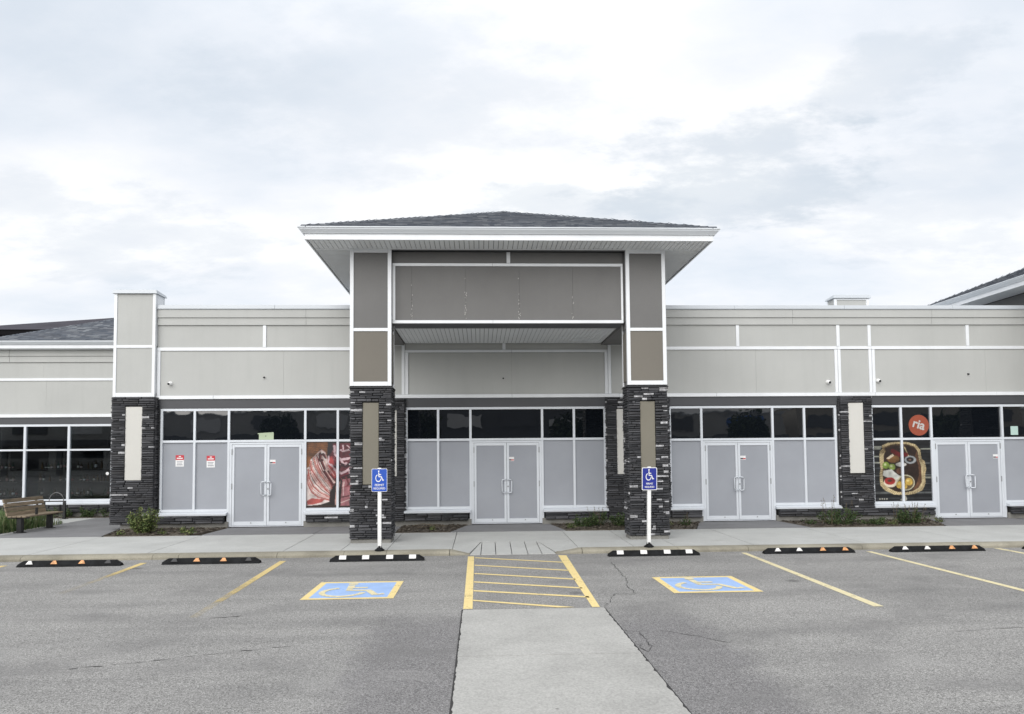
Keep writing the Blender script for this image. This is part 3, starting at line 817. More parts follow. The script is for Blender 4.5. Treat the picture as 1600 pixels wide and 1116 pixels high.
# tower over the left pilaster
TW = empty('corner_tower', (-9.0, YW, 3.57), bld)
tx0, tx1, ty0, ty1 = -9.54, -8.475, YW - .12, 20.06
box('core', 'beige panel', TW, tx0 + .02, tx1 - .02, ty0 + .03, ty1 - .02, 3.57, 6.30)
for z0, z1 in ((3.685, 4.855), (4.935, 6.28)):
    panel(tx0 + .075, tx1 - .075, z0, z1, y=ty0, parent=TW, th=.028)
    MB().box(tx1 - .021, tx1 - .002, ty0 + .08, ty1 - .08, z0, z1).obj('wall_panel', 'white trim', TW)
for z0, z1 in ((3.572, 3.682), (4.858, 4.932)): trim(tx0 + .075, tx1 - .075, z0, z1, y=ty0 - .02, parent=TW)
for a, b in ((tx0, tx0 + .075), (tx1 - .075, tx1)):
    trim(a, b, 3.572, 6.29, y=ty0 - .022, parent=TW, th=.09); trim(a, b, 3.572, 6.29, y=ty1 - .07, parent=TW, th=.07)
MB().hexa([(tx0 - .04, ty0 - .07, 6.29), (tx1 + .04, ty0 - .07, 6.29), (tx1 + .04, ty1 + .05, 6.29), (tx0 - .04, ty1 + .05, 6.29), (tx0 - .02, ty0 - .05, 6.385), (tx1 + .02, ty0 - .05, 6.385), (tx1 + .02, ty1 + .03, 6.35), (tx0 - .02, ty1 + .03, 6.35)]).obj('tower_cap', 'cap metal', TW)
# second tower rising from the rear of the right wing
T2 = empty('roof_tower', (11.8, 23.2, 5.45), bld)
box('core', 'beige panel', T2, 11.29, 12.37, 22.72, 23.18, 5.45, 6.86)
for a, b in ((11.27, 11.35), (12.31, 12.39)): trim(a, b, 5.46, 6.86, y=22.69, parent=T2); trim(a, b, 5.46, 6.86, y=23.15, parent=T2)
trim(11.355, 12.305, 6.82, 6.86, y=22.69, parent=T2)
MB().hexa([(11.22, 22.64, 6.87), (12.44, 22.64, 6.87), (12.44, 23.24, 6.87), (11.22, 23.24, 6.87), (11.24, 22.66, 6.97), (12.42, 22.66, 6.97), (12.42, 23.22, 6.93), (11.24, 23.22, 6.93)]).obj('tower_cap', 'cap metal', T2)

# --- the portico
def shingles(parent, A, B, apex, exposure=.145, seed=0, name='shingles'):
    """triangular slope: eave A->B, apex; tabs laid course by course, real thickness"""
    r = random.Random(seed); A, B, apex = Vector(A), Vector(B), Vector(apex)
    u = (B - A).normalized(); L = (B - A).length
    t = (apex - A).dot(u); foot = A + u * t; upv = apex - foot; H = upv.length; v = upv.normalized(); n = u.cross(v)
    if n.z < 0: n = -n
    m = MB(); k = 0; s = 0.0
    while s < H - .03:
        s1 = min(s + exposure, H)
        a = t * s / H; b = L + (t - L) * s / H
        x = a - r.uniform(0, .3)
        while x < b:
            w = r.choice((.10, .14, .17, .2, .25, .30)); x1 = min(x + w, b); x0 = max(x, a)
            if x1 - x0 > .01:
                th = r.choice((.007, .007, .016)); s2 = min(s1 + .05, H)
                a2 = max(x0, t * s2 / H); b2 = min(x1, L + (t - L) * s2 / H)
                if b2 < a2: a2 = b2 = max(min((x0 + x1) / 2, b2), a2) if False else (x0 + x1) / 2
                P = lambda X, S, Z: A + u * X + v * S + n * Z
                m.hexa([P(x0, s, 0), P(x1, s, 0), P(b2, s2, -.004), P(a2, s2, -.004), P(x0, s, th + .006), P(x1, s, th + .006), P(b2, s2, .001), P(a2, s2, .001)])
            x += w
        s = s1; k += 1
    return kind(m.obj(name, 'asphalt shingle', parent), 'stuff')
def hip_caps(parent, A, apex, seed=0, w=.13):
    A, apex = Vector(A), Vector(apex); d = (apex - A); L = d.length; d.normalize(); side = d.cross(Vector((0, 0, 1))).normalized(); n = side.cross(d)
    m = MB(); s = 0
    while s < L:
        e = min(s + .2, L)
        for sg in (-1, 1):
            P = lambda S, W, Z: A + d * S + side * (sg * W) + n * Z
            m.poly([P(s, 0, .035), P(s, w, -.02), P(e, w, -.028), P(e, 0, .022)]); m.poly([P(s, 0, .035), P(s, w, -.02), P(s, w, -.04), P(s, 0, .01)])
        s = e
    return kind(m.obj('hip_cap', 'asphalt shingle', parent), 'stuff')
def soffit(parent, x0, x1, y0, y1, z, along, step=.105):
    """boards laid side by side with a groove; along='y' -> each board runs in y"""
    m = MB()
    if along == 'y':
        n = round((x1 - x0) / step); s = (x1 - x0) / n
        for i in range(n): m.box(x0 + i * s + .0055, x0 + (i + 1) * s - .0055, y0, y1, z, z + .012)
    else:
        n = round((y1 - y0) / step); s = (y1 - y0) / n
        for i in range(n): m.box(x0, x1, y0 + i * s + .013, y0 + (i + 1) * s - .013, z, z + .012)
    return kind(m.obj('soffit', 'soffit vinyl', parent), 'stuff')
EX0, EX1, EY0, EZ = -3.60, 4.97, 15.28, 6.515          # soffit outline
def portico(dx, seed, label):
    X = lambda v: v + dx
    # pillars
    for (a, b) in ((-2.815, -1.925), (3.262, 4.136)):
        P = empty('portico_pillar', (X((a + b) / 2), 16.5, .12), bld)
        y0, y1 = 16.06, 16.62; t = .075
        box('core', 'grey panel', P, X(a + .02), X(b - .02), y0 + .03, y1 - .03, 3.50, 6.50)
        for z0, z1, mt in ((3.60, 4.70, 'taupe panel'), (4.775, 6.44, 'grey panel')):
            panel(X(a + t), X(b - t), z0, z1, y=y0, mat=mt, parent=P, th=.028)
            for xx, sg in ((a, 1), (b, -1)):
                MB().box(X(min(xx + sg * .003, xx + sg * .022)), X(max(xx + sg * .003, xx + sg * .022)), y0 + t, y1 - t, z0, z1).obj('wall_panel', mt, P)
        for z0, z1 in ((3.505, 3.598), (4.702, 4.773), (6.442, 6.512)): trim(X(a + t), X(b - t), z0, z1, y=y0 - .02, parent=P)
        for q0, q1 in ((a - .004, a + t), (b - t, b + .004)):
            trim(X(q0), X(q1), 3.505, 6.512, y=y0 - .022, parent=P, th=.095); trim(X(q0), X(q1), 3.505, 6.512, y=y1 - .07, parent=P, th=.07)
        # stone lower half
        sa, sb, sy = a - .005, b + .015, 16.06
        box('core', 'backing', P, X(sa + .05), X(sb - .05), sy + .06, y1, .2, 3.44)
        ia, ib = (a + .27, b - .27) if dx == 0 else (a + .27, b - .27)
        hole = (X(ia), X(ib), 1.37 if a < 0 else 1.40, 3.14)
        stone_face(P, 'x', sy + .06, X(sa + .012), X(sb - .012), .195, 3.455, [hole], -1, seed=seed + (1 if a > 0 else 0), light=.085, lmin=.06, lmax=.34)
        stone_face(P, 'y', X(sb - .06), sy + .02, y1, .195, 3.455, (), 1, seed=seed + 3, light=.06)
        stone_face(P, 'y', X(sa + .06), sy + .02, y1, .195, 3.455, (), -1, seed=seed + 4, light=.06)
        stone_face(P, 'x', y1, X(sa), X(sb), .195, 3.455, (), 1, seed=seed + 5, light=.04, lmin=.2, lmax=.6)
        MB().hexa([(X(sa - .02), sy - .025, 3.458), (X(sb + .02), sy - .025, 3.458), (X(sb + .02), y1 + .06, 3.458), (X(sa - .02), y1 + .06, 3.458),
                   (X(a), sy, 3.50), (X(b), sy, 3.50), (X(b), y1 + .02, 3.50), (X(a), y1 + .02, 3.50)]).obj('stone_ledge', 'jamb black', P)
        box('inset_panel', 'taupe inset', P, hole[0] + .004, hole[1] - .004, sy + .022, sy + .08, hole[2], hole[3], bevel=.004)
        box('concrete_base', 'foundation concrete', P, X(sa + .02), X(sb - .02), sy + .03, y1 - .02, .05, .192, bevel=.01)
    # beam across the front and along both sides
    B = empty('portico_beam', (X(.66), 16.4, 4.9), bld)
    yb = 16.22
    box('core', 'grey panel', B, X(-1.93), X(3.27), yb + .03, 16.86, 4.93, 6.50)
    for a, b in ((-2.80, -1.935), (3.275, 4.12)): box('core', 'grey panel', B, X(a), X(b), 16.63, 16.86, 4.93, 6.50)
    box('underside', 'dark fascia', B, X(-1.92), X(3.22), yb + .04, 16.88, 4.905, 4.927)
    for a, b in ((-1.85, -1.495), (-1.495, -.30), (-.30, .895), (.895, 2.09), (2.09, 3.175)): panel(X(a), X(b), 4.975, 6.185, y=yb + .0, mat='grey panel', parent=B, th=.028)
    for a, b in ((-1.92, .615), (.695, 3.22)): panel(X(a), X(b), 6.255, 6.505, y=yb, mat='grey panel', parent=B, th=.028)
    trim(X(.615), X(.695), 6.258, 6.505, y=yb - .02, parent=B)
    for a, b in ((-1.918, .30), (.304, 3.222)):
        trim(X(a), X(b), 6.187, 6.25, y=yb - .02, parent=B); trim(X(a), X(b), 4.905, 4.972, y=yb - .022, parent=B, th=.06)
    trim(X(-1.918), X(-1.853), 4.974, 6.185, y=yb - .02, parent=B); trim(X(3.177), X(3.222), 4.974, 6.185, y=yb - .02, parent=B)
    r = random.Random(seed + 9)
    for x, n in ((-1.495, 13), (-.30, 20), (.895, 16), (2.09, 9)):
        m = MB()
        for i in range(n):
            z = 4.98 + abs(r.gauss(0, .38)); z = min(z, 5.9); w_, h = r.uniform(.006, .02), r.uniform(.008, .035); xx = X(x + r.uniform(-.022, .022))
            m.box(xx - w_ / 2, xx + w_ / 2, yb - .006, yb + .002, z, z + h)
        kind(m.obj('caulk_residue', 'caulk', B), 'stuff')
    for a, b in ((-2.80, -2.0), (3.29, 4.12)):
        box('side_beam', 'grey panel', B, X(a), X(b), 16.87, YW + 4.2, 4.93, 6.505)
    box('rear_beam', 'grey panel', B, X(-1.99), X(3.28), YW + .3, YW + 4.2, 5.6, 6.505)
    # porch ceiling
    C = empty('porch_ceiling', (X(.66), 18, 4.96), bld)
    soffit(C, X(-1.99), X(3.28), 16.89, YW - .06, 4.985, 'y')
    box('ceiling_backing', 'groove dark', C, X(-1.99), X(3.28), 16.885, YW - .03, 5.0, 5.05)
    box('edge_strip', 'soffit vinyl', C, X(-1.985), X(3.275), YW - .10, YW - .05, 4.975, 4.984)
    # eaves and roof
    Rf = empty('hip_roof', (X(.685), 19.6, EZ), bld)
    ey1 = EY0 + (EX1 - EX0)
    fy = 16.02
    soffit(Rf, X(EX0 + .02), X(EX1 - .02), EY0 + .01, fy, EZ, 'y')
    for a, b in ((EX0 + .02, -2.83), (4.15, EX1 - .02)): soffit(Rf, X(a), X(b), fy + .03, ey1, EZ, 'x')
    box('soffit_strip', 'soffit vinyl', Rf, X(EX0 + .02), X(EX1 - .02), fy + .002, fy + .028, EZ - .006, EZ + .01)
    box('soffit_backing', 'groove dark', Rf, X(EX0 + .02), X(EX1 - .02), EY0 + .01, ey1, EZ + .014, EZ + .05)
    for nm in ('fascia',):
        box(nm, 'white trim', Rf, X(EX0 - .02), X(EX1 + .02), EY0 - .02, EY0 + .005, EZ - .02, EZ + .20)
        box(nm, 'white trim', Rf, X(EX0 - .02), X(EX0 + .01), EY0 + .006, ey1, EZ - .02, EZ + .20)
        box(nm, 'white trim', Rf, X(EX1 - .01), X(EX1 + .02), EY0 + .006, ey1, EZ - .02, EZ + .20)
        box(nm, 'white trim', Rf, X(EX0 - .02), X(EX1 + .02), ey1 + .001, ey1 + .02, EZ - .02, EZ + .20)
    # gutter: an ogee profile swept round three sides, mitred at the corners
    prof = [(.0, .105), (.035, .105), (.045, .12), (.075, .15), (.10, .175), (.105, .20), (.125, .205), (.125, .225), (.0, .225)]
    m = MB(); k = len(prof)
    path = [(EX0 - .02, ey1, -1, 0), (EX0 - .02, EY0 - .02, -1, -1), (EX1 + .02, EY0 - .02, 1, -1), (EX1 + .02, ey1, 1, 0)]
    for px, py, ox, oy in path: m.v += [(X(px + ox * o), py + oy * o, EZ + z) for o, z in prof]
    for i in range(3):
        for j in range(k):
            j2 = (j + 1) % k; m.f.append((i * k + j, i * k + j2, (i + 1) * k + j2, (i + 1) * k + j))
    m.obj('gutter', 'gutter metal', Rf)
    ez = EZ + .243; o = .07
    c0, c1, c2, c3 = (X(EX0 - o), EY0 - o, ez), (X(EX1 + o), EY0 - o, ez), (X(EX1 + o), ey1 + o, ez), (X(EX0 - o), ey1 + o, ez)
    ap = (X((EX0 + EX1) / 2), (EY0 + ey1) / 2, 8.53)
    m = MB(); lo = lambda q: (q[0], q[1], q[2] - .012)
    for a, b in ((c0, c1), (c1, c2), (c2, c3), (c3, c0)): m.poly([lo(a), lo(b), lo(ap)])
    m.poly([lo(c3), lo(c2), lo(c1), lo(c0)]); m.obj('roof_deck', 'roof under', Rf)
    shingles(Rf, c0, c1, ap, seed=seed); shingles(Rf, c3, c0, ap, seed=seed + 1); shingles(Rf, c1, c2, ap, seed=seed + 2)
    shingles(Rf, c2, c3, ap, seed=seed + 3)
    for q in (c0, c1, c2, c3): hip_caps(Rf, q, ap)
portico(0, 100, '')
portico(18.46, 200, '')

# ------------------------------------------------------------------ set-back store at the left
lb = tag(empty('store_building', (-14, 24, ZS)), 'set-back beige shop with large dark shop windows and hip roof, behind the bench', 'building')
YL = 24.0
def lpanel(x0, x1, z0, z1): return panel(x0, x1, z0, z1, y=YL, parent=lb)
box('backing', 'backing', lb, -19, -9.32, YL + .04, YL + .10, 3.08, 5.45)
for a, b in ((-19, -13.9), (-13.9, -9.35)):
    lpanel(a, b, 4.55, 5.055)
for a, b in ((-19, -13.8), (-13.8, -9.35)): lpanel(a, b, 3.40, 4.465)
for a, b in ((-19, -14.95), (-14.945, -9.35)):
    for z0, z1, y in ((5.255, 5.45, YL - .05), (5.06, 5.25, YL - .03)):
        MB().extrude_x([(y - .012, z0), (y, z1), (YL + .03, z1), (YL + .03, z0)], a + .003, b - .003).obj('siding_board', 'beige panel', lb)
trim(-19, -9.35, 4.467, 4.548, y=YL - .028, parent=lb)
trim(-19, -9.35, 3.30, 3.398, y=YL - .05, parent=lb)
box('fascia_band', 'dark fascia', lb, -19, -9.35, YL - .015, YL + .1, 3.085, 3.297)
lf = empty('storefront_window', (-14, YL, .6), lb)
xs = [-18.5, -17.15, -15.79, -14.43, -13.07, -11.715]
m = MB(); w = .07
m.box(xs[0], xs[-1] + w / 2, YL - .005, YL + .1, 3.01, 3.08); m.box(xs[0], xs[-1] + .2, YL - .004, YL + .099, 2.235, 2.29); m.box(xs[0], xs[-1] + w / 2, YL - .004, YL + .099, .62, .70)
for x in xs: m.box(x - w / 2, x + w / 2, YL - .006, YL + .101, .62, 3.01)
m.obj('frame', 'aluminium', lf)
MB().extrude_x([(YL - .14, .535), (YL - .145, .575), (YL, .617), (YL + .1, .617), (YL + .1, .535)], xs[0], -11.55).obj('sill', 'aluminium', lf)
for a, b in zip(xs[:-1], xs[1:]):
    for z0, z1 in ((.69, 2.24), (2.285, 3.02)): box('pane', 'store glass', lf, a + .03, b - .03, YL + .05, YL + .056, z0, z1)
box('wall_backing', 'backing', lb, -11.64, -9.35, YL + .0, YL + .1, .28, 3.08)
box('foundation', 'foundation concrete', lb, -19, -9.35, YL - .03, YL + .1, .02, .29)
lp = empty('stone_plinth', (-14, YL, .3), lb)
box('core', 'backing', lp, -19, -11.5, YL - .08, YL + .09, .295, .532)
stone_face(lp, 'x', YL - .08, -15.6, -11.5, .295, .532, (), -1, hmin=.05, hmax=.09, lmin=.2, lmax=.6, seed=71)
ls = empty('stone_pilaster', (-10.5, YL, .3), lb)
stone_face(ls, 'x', YL - .02, -11.62, -10.9, .29, 3.08, (), -1, seed=72)
# interior
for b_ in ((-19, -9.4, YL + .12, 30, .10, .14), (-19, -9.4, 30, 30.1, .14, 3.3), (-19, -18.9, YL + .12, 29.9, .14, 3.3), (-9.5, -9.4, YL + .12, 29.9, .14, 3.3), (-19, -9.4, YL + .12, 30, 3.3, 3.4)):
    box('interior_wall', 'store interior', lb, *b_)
# hip roof with gutter
lr = empty('hip_roof', (-10.7, 28, 5.6), lb)
gy = YL - .36; ge = -15.55
box('fascia', 'white trim', lr, ge, -9.35, gy + .06, gy + .09, 5.47, 5.69)
box('soffit_board', 'soffit vinyl', lr, ge, -9.35, gy + .092, YL + .03, 5.455, 5.468)
box('fascia', 'white trim', lr, ge, ge + .03, gy + .091, 33, 5.47, 5.69)
MB().extrude_x([(gy + .06, 5.58), (gy + .03, 5.58), (gy - .02, 5.63), (gy - .05, 5.66), (gy - .06, 5.70), (gy + .06, 5.70)], ge - .06, -9.35).obj('gutter', 'gutter metal', lr)
A = (ge, gy - .0, 5.72); Bq = (ge + 9.0, gy, 5.72); ap = (ge + 4.5, gy + 4.5, 5.72 + 4.5 * .43)
C3 = (ge, gy + 9.0, 5.72); C2 = (ge + 9.0, gy + 9.0, 5.72)
m = MB()
for a, b in ((A, Bq), (Bq, C2), (C2, C3), (C3, A)): m.poly([(q[0], q[1], q[2] - .012) for q in (a, b, ap)])
m.obj('roof_deck', 'roof under', lr)
shingles(lr, A, Bq, ap, seed=301); shingles(lr, C3, A, ap, seed=302); hip_caps(lr, A, ap)
# shelves inside
def shelf_unit(x, y, wd, label, seed):
    r = random.Random(seed)
    s = tag(empty('shop_shelf', (x, y, .14)), label, 'shelf', 'shelving inside the left shop')
    box('back_board', 'shelf wood', s, x - wd / 2, x + wd / 2, y + .38, y + .41, .14, 2.0)
    for z in (.3, .75, 1.2, 1.62): box('shelf_board', 'shelf wood', s, x - wd / 2, x + wd / 2, y, y + .379, z, z + .025)
    g, l = MB(), MB()
    for z in (.327, .777, 1.227, 1.647):
        xx = x - wd / 2 + .06
        while xx < x + wd / 2 - .05:
            if r.random() < .72:
                hh = r.uniform(.2, .3); rr = r.uniform(.03, .042); g.lathe(xx, y + .1, [(rr, z), (rr, z + hh * .6), (rr * .35, z + hh * .75), (rr * .35, z + hh)], 8)
                if r.random() < .55: l.lathe(xx, y + .1, [(rr + .002, z + hh * .15), (rr + .002, z + hh * (.3 + .2 * r.random()))], 8)
            xx += r.uniform(.085, .13)
    b = kind(g.obj('bottles', 'bottle glass'), 'stuff'); kind(l.obj('bottle_labels', 'bottle label', b), 'stuff')
shelf_unit(-12.6, 24.9, 1.5, 'dim shelf of bottles behind the shop pane nearest the stone tower', 1)
shelf_unit(-14.2, 25.2, 1.4, 'dim shelf of bottles behind the middle shop pane above the bench', 2)
shelf_unit(-16.0, 25.0, 1.5, 'dim shelf of bottles behind the shop pane at the left edge', 3)

# dark roof far behind it
fb = tag(empty('far_building', (-15, 36, ZS)), 'far building with dark low-pitched roof rising behind the left shop roof', 'building')
fx, fyy = -22.95, 32.0; s_ = 8.5
c0, c1, c2, c3, ap = (fx, fyy, 7.5), (fx + 2 * s_, fyy, 7.5), (fx + 2 * s_, fyy + 2 * s_, 7.5), (fx, fyy + 2 * s_, 7.5), (fx + s_, fyy + s_, 7.5 + .29 * s_)
m = MB()
for a, b in ((c0, c1), (c1, c2), (c2, c3), (c3, c0)): m.poly([a, b, ap])
m.obj('roof', 'roof dark', fb)
box('fascia', 'roof under', fb, fx + .05, fx + 2 * s_ - .05, fyy + .05, fyy + 2 * s_ - .05, 7.28, 7.495)  # shade below the eaves is painted in: near-black fascia and wall
box('wall', 'roof under', fb, fx + .7, fx + 2 * s_ - .7, fyy + .7, fyy + 2 * s_ - .7, .0, 7.27)
build_stones()

# ------------------------------------------------------------------ window graphics, notices
class Ras:
    def __init__(s, w, h, bg): s.w, s.h = w, h; s.a = np.zeros((h, w, 3)); s.a[:] = bg; s.Y, s.X = np.mgrid[0:h, 0:w] + .5; s.r = np.random.RandomState(4)
    def put(s, m, c, jit=.0):
        c = np.array(c) / 255.; c = c ** 2.2
        k = 1 + jit * (s.r.rand(s.h, s.w, 1) - .5) * 2
        s.a = np.where(m[..., None], np.clip(c * k, 0, 1), s.a)
    def poly(s, pts, c, jit=0.):
        m = np.zeros((s.h, s.w), bool)
        for i in range(len(pts)):
            (x0, y0), (x1, y1) = pts[i], pts[i - 1]
            if y0 == y1: continue
            cr = ((y0 > s.Y) != (y1 > s.Y)) & (s.X < (x1 - x0) * (s.Y - y0) / (y1 - y0) + x0); m ^= cr
        s.put(m, c, jit)
    def dist(s, pts):
        D = np.full((s.h, s.w), 1e9)
        for (x0, y0), (x1, y1) in zip(pts[:-1], pts[1:]):
            dx, dy = x1 - x0, y1 - y0; t = np.clip(((s.X - x0) * dx + (s.Y - y0) * dy) / (dx * dx + dy * dy + 1e-9), 0, 1)
            D = np.minimum(D, np.hypot(s.X - x0 - t * dx, s.Y - y0 - t * dy))
        return D
    def line(s, pts, w, c, jit=0.): s.put(s.dist(pts) < w / 2, c, jit)
    def ell(s, x, y, rx, ry, c, jit=0., inner=0): 
        q = ((s.X - x) / rx) ** 2 + ((s.Y - y) / ry) ** 2; s.put((q < 1) & (q >= inner), c, jit)
def soften(ras, amp=.35, seed=3):
    r = np.random.RandomState(seed); a = ras.a; h, w = ras.h, ras.w
    p = np.pad(a, ((1, 1), (1, 1), (0, 0)), 'edge')
    a = .52 * a + .12 * (p[:-2, 1:-1] + p[2:, 1:-1] + p[1:-1, :-2] + p[1:-1, 2:])
    tone = np.zeros((h, w))
    for k, g in ((5, .5), (11, .8), (24, .7)):
        gr = r.rand(k + 2, k + 2); yy = np.linspace(0, k, h); xx = np.linspace(0, k, w); yi = yy.astype(int); xi = xx.astype(int); fy = (yy - yi)[:, None]; fx = (xx - xi)[None]
        q = gr[yi][:, xi] * (1 - fy) * (1 - fx) + gr[yi + 1][:, xi] * fy * (1 - fx) + gr[yi][:, xi + 1] * (1 - fy) * fx + gr[yi + 1][:, xi + 1] * fy * fx
        tone += (q - .5) * g
    g = a.mean(2, keepdims=True); a = g + (a - g) * .92
    ras.a = np.clip(a * (1 + amp * 2.4 * tone[..., None]) * .66, 0, 1)
def to_print(name, ras, x0, x1, z0, z1, y, splits, parent):
    soften(ras); h, w = ras.h, ras.w; vs_ = []; fs = []; cols = []
    me = bpy.data.meshes.new(name)
    for j in range(h + 1):
        for i in range(w + 1): vs_.append((x0 + (x1 - x0) * i / w, y, z1 - (z1 - z0) * j / h))
    for j in range(h):
        for i in range(w):
            a = j * (w + 1) + i; fs.append((a, a + w + 1, a + w + 2, a + 1)); cols.append(ras.a[j, i])
    me.from_pydata(vs_, [], fs)
    ca = me.color_attributes.new('ink', 'FLOAT_COLOR', 'CORNER')
    arr = np.ones((len(fs), 4, 4)); arr[:, :, :3] = np.array(cols)[:, None, :]
    ca.data.foreach_set('color', arr.reshape(-1)); me.materials.append(MATS['window print']); me.update()
    o = bpy.data.objects.new(name, me); COL.objects.link(o)
    if parent: o.parent = parent
    return o
S = .14
def P_(pts, ox, oy, k): return [((x - ox) * k, (y - oy) * k) for x, y in pts]
# meat picture, drawn on crop coordinates 36..672+ x 66..1036
k = .16; R1 = Ras(int(900 * k), int(966 * k), (.02, .012, .008))
q = lambda pts: P_(pts, 36, 66, k)
R1.poly(q([(30, 60), (345, 60), (345, 250), (60, 470), (30, 480)]), (138, 84, 40), .35)
for i in range(14): R1.line(q([(30 + i * 9, 75 + i * 28), (330, 70 + i * 26)]), 1.4, (95, 55, 25), .3)
R1.poly(q([(335, 60), (420, 60), (440, 300), (330, 260)]), (38, 26, 38), .3)
R1.poly(q([(400, 90), (936, 80), (936, 600), (700, 560), (520, 610), (400, 560), (330, 400), (340, 280), (420, 200)]), (104, 32, 46), .22)
R1.poly(q([(320, 310), (400, 270), (440, 420), (470, 560), (430, 640), (350, 480)]), (176, 62, 62), .2)
for pts, w_ in (([(430, 130), (440, 250), (520, 330), (660, 310), (760, 250)], 34), ([(520, 190), (560, 205), (660, 180)], 26), ([(555, 120), (560, 200)], 22), ([(520, 330), (580, 410), (600, 380)], 30), ([(430, 470), (530, 530), (600, 500), (680, 440), (800, 400)], 34),
                ([(350, 280), (345, 380), (420, 440)], 22), ([(610, 120), (660, 160)], 14), ([(390, 400), (450, 480), (470, 560)], 20), ([(640, 470), (660, 560)], 26), ([(800, 120), (780, 330)], 24)):
    R1.line(q(pts), w_ * k, (226, 190, 196), .1)
for pts, w_ in (([(530, 400), (600, 430), (680, 380), (900, 360)], 46), ([(540, 590), (640, 555), (900, 520)], 24), ([(440, 420), (500, 440)], 50)): R1.line(q(pts), w_ * k, (52, 14, 28), .2)
R1.poly(q([(36, 450), (75, 430), (90, 330), (160, 260), (200, 215), (250, 180), (300, 215), (330, 300), (325, 420), (400, 560), (450, 660), (360, 770), (372, 940), (240, 985), (50, 1000), (30, 900)]), (228, 212, 206), .06)
rm = random.Random(12)
L0 = [(38, 600), (46, 740), (90, 850), (190, 915), (372, 945)]; L1 = [(95, 330), (120, 450), (190, 570), (280, 690), (365, 800)]; L2 = [(240, 195), (285, 330), (330, 450), (390, 560), (445, 660)]
def flow(t, wob):
    A_, B_ = (L0, L1) if t < .5 else (L1, L2); f = t * 2 if t < .5 else t * 2 - 1
    return [(A_[i][0] + (B_[i][0] - A_[i][0]) * f + rm.uniform(-wob, wob), A_[i][1] + (B_[i][1] - A_[i][1]) * f + rm.uniform(-wob, wob)) for i in range(5)]
for i in range(46):
    t_ = i / 45; f = flow(t_, 5); a0 = rm.choice((0, 0, 1)); a1 = rm.choice((3, 4, 5, 5))
    f = f[a0:a1] if a1 - a0 > 1 else f
    c_ = rm.choice(((236, 222, 216), (226, 204, 198), (214, 176, 168), (196, 118, 106), (176, 84, 76), (150, 60, 58), (232, 214, 208), (222, 190, 182)))
    R1.line(q(f), rm.uniform(4, 13) * k, c_, .18)
for t_, w_, c in ((.10, 20, (168, 74, 66)), (.24, 26, (178, 82, 72)), (.33, 9, (70, 30, 34)), (.46, 30, (170, 70, 62)), (.58, 9, (64, 28, 32)), (.66, 18, (186, 104, 92)), (.80, 12, (92, 38, 42))):
    R1.line(q(flow(t_, 3)), w_ * k, c, .3); R1.line(q(flow(t_ + .015, 3)), w_ * .25 * k, (224, 190, 180), .2)
for pts, w_ in (([(225, 240), (228, 330), (255, 340)], 44), ([(270, 250), (312, 296)], 40), ([(245, 350), (290, 460)], 40), ([(292, 500), (350, 600), (415, 690)], 30), ([(345, 500), (400, 580), (450, 640)], 30)):
    R1.line(q(pts), w_ * k, (70, 26, 31), .4); R1.line(q([(x + 8, y + 6) for x, y in pts]), w_ * .25 * k, (128, 48, 50), .3)
R1.line(q([(205, 228), (250, 188), (300, 222), (328, 320), (340, 430), (430, 560)]), 11 * k, (224, 176, 168), .2)
for i in range(70):
    x, y = rm.uniform(400, 920), rm.uniform(100, 540); R1.line(q([(x, y), (x + rm.uniform(-45, 45), y + rm.uniform(-25, 25))]), rm.uniform(3, 9) * k, rm.choice(((150, 70, 82), (84, 24, 36), (188, 130, 138), (60, 16, 28))), .2)
for i in range(40):
    x, y = rm.uniform(540, 920), rm.uniform(600, 990); R1.line(q([(x, y), (x + rm.uniform(-30, 30), y + rm.uniform(-40, 40))]), rm.uniform(4, 12) * k, rm.choice(((222, 176, 176), (184, 104, 110), (232, 204, 202), (164, 84, 92))), .2)
R1.poly(q([(40, 930), (110, 890), (290, 910), (260, 950), (120, 985), (50, 985)]), (186, 84, 78), .15)
R1.poly(q([(455, 670), (540, 620), (545, 700), (470, 900), (440, 1000), (360, 960), (370, 800)]), (40, 26, 30), .2)
R1.poly(q([(460, 680), (520, 640), (500, 800), (470, 1000), (440, 990)]), (206, 160, 150), .15)
R1.poly(q([(550, 620), (936, 560), (936, 1010), (520, 1005), (530, 860)]), (172, 108, 114), .2)
for pts, w_, c in (([(600, 590), (640, 690), (620, 710)], 26, (120, 44, 54)), ([(540, 730), (680, 720), (900, 700)], 14, (150, 66, 76)), ([(530, 880), (600, 870), (680, 850), (900, 840)], 16, (92, 38, 46)), ([(560, 740), (560, 860)], 10, (232, 190, 190)), ([(570, 660), (560, 720)], 22, (228, 190, 186)), ([(530, 960), (660, 910)], 12, (232, 196, 190))): R1.line(q(pts), w_ * k, c, .15)
R1.poly(q([(30, 1000), (240, 990), (440, 1000), (936, 1005), (936, 1040), (30, 1040)]), (58, 40, 34), .3)
meat = to_print('window_graphic', R1, -4.58, -2.93, .64, 2.37, YF + .047, None, None)
tag(meat, 'printed picture of sliced raw meat filling the window beside the left pillar', 'window graphic')
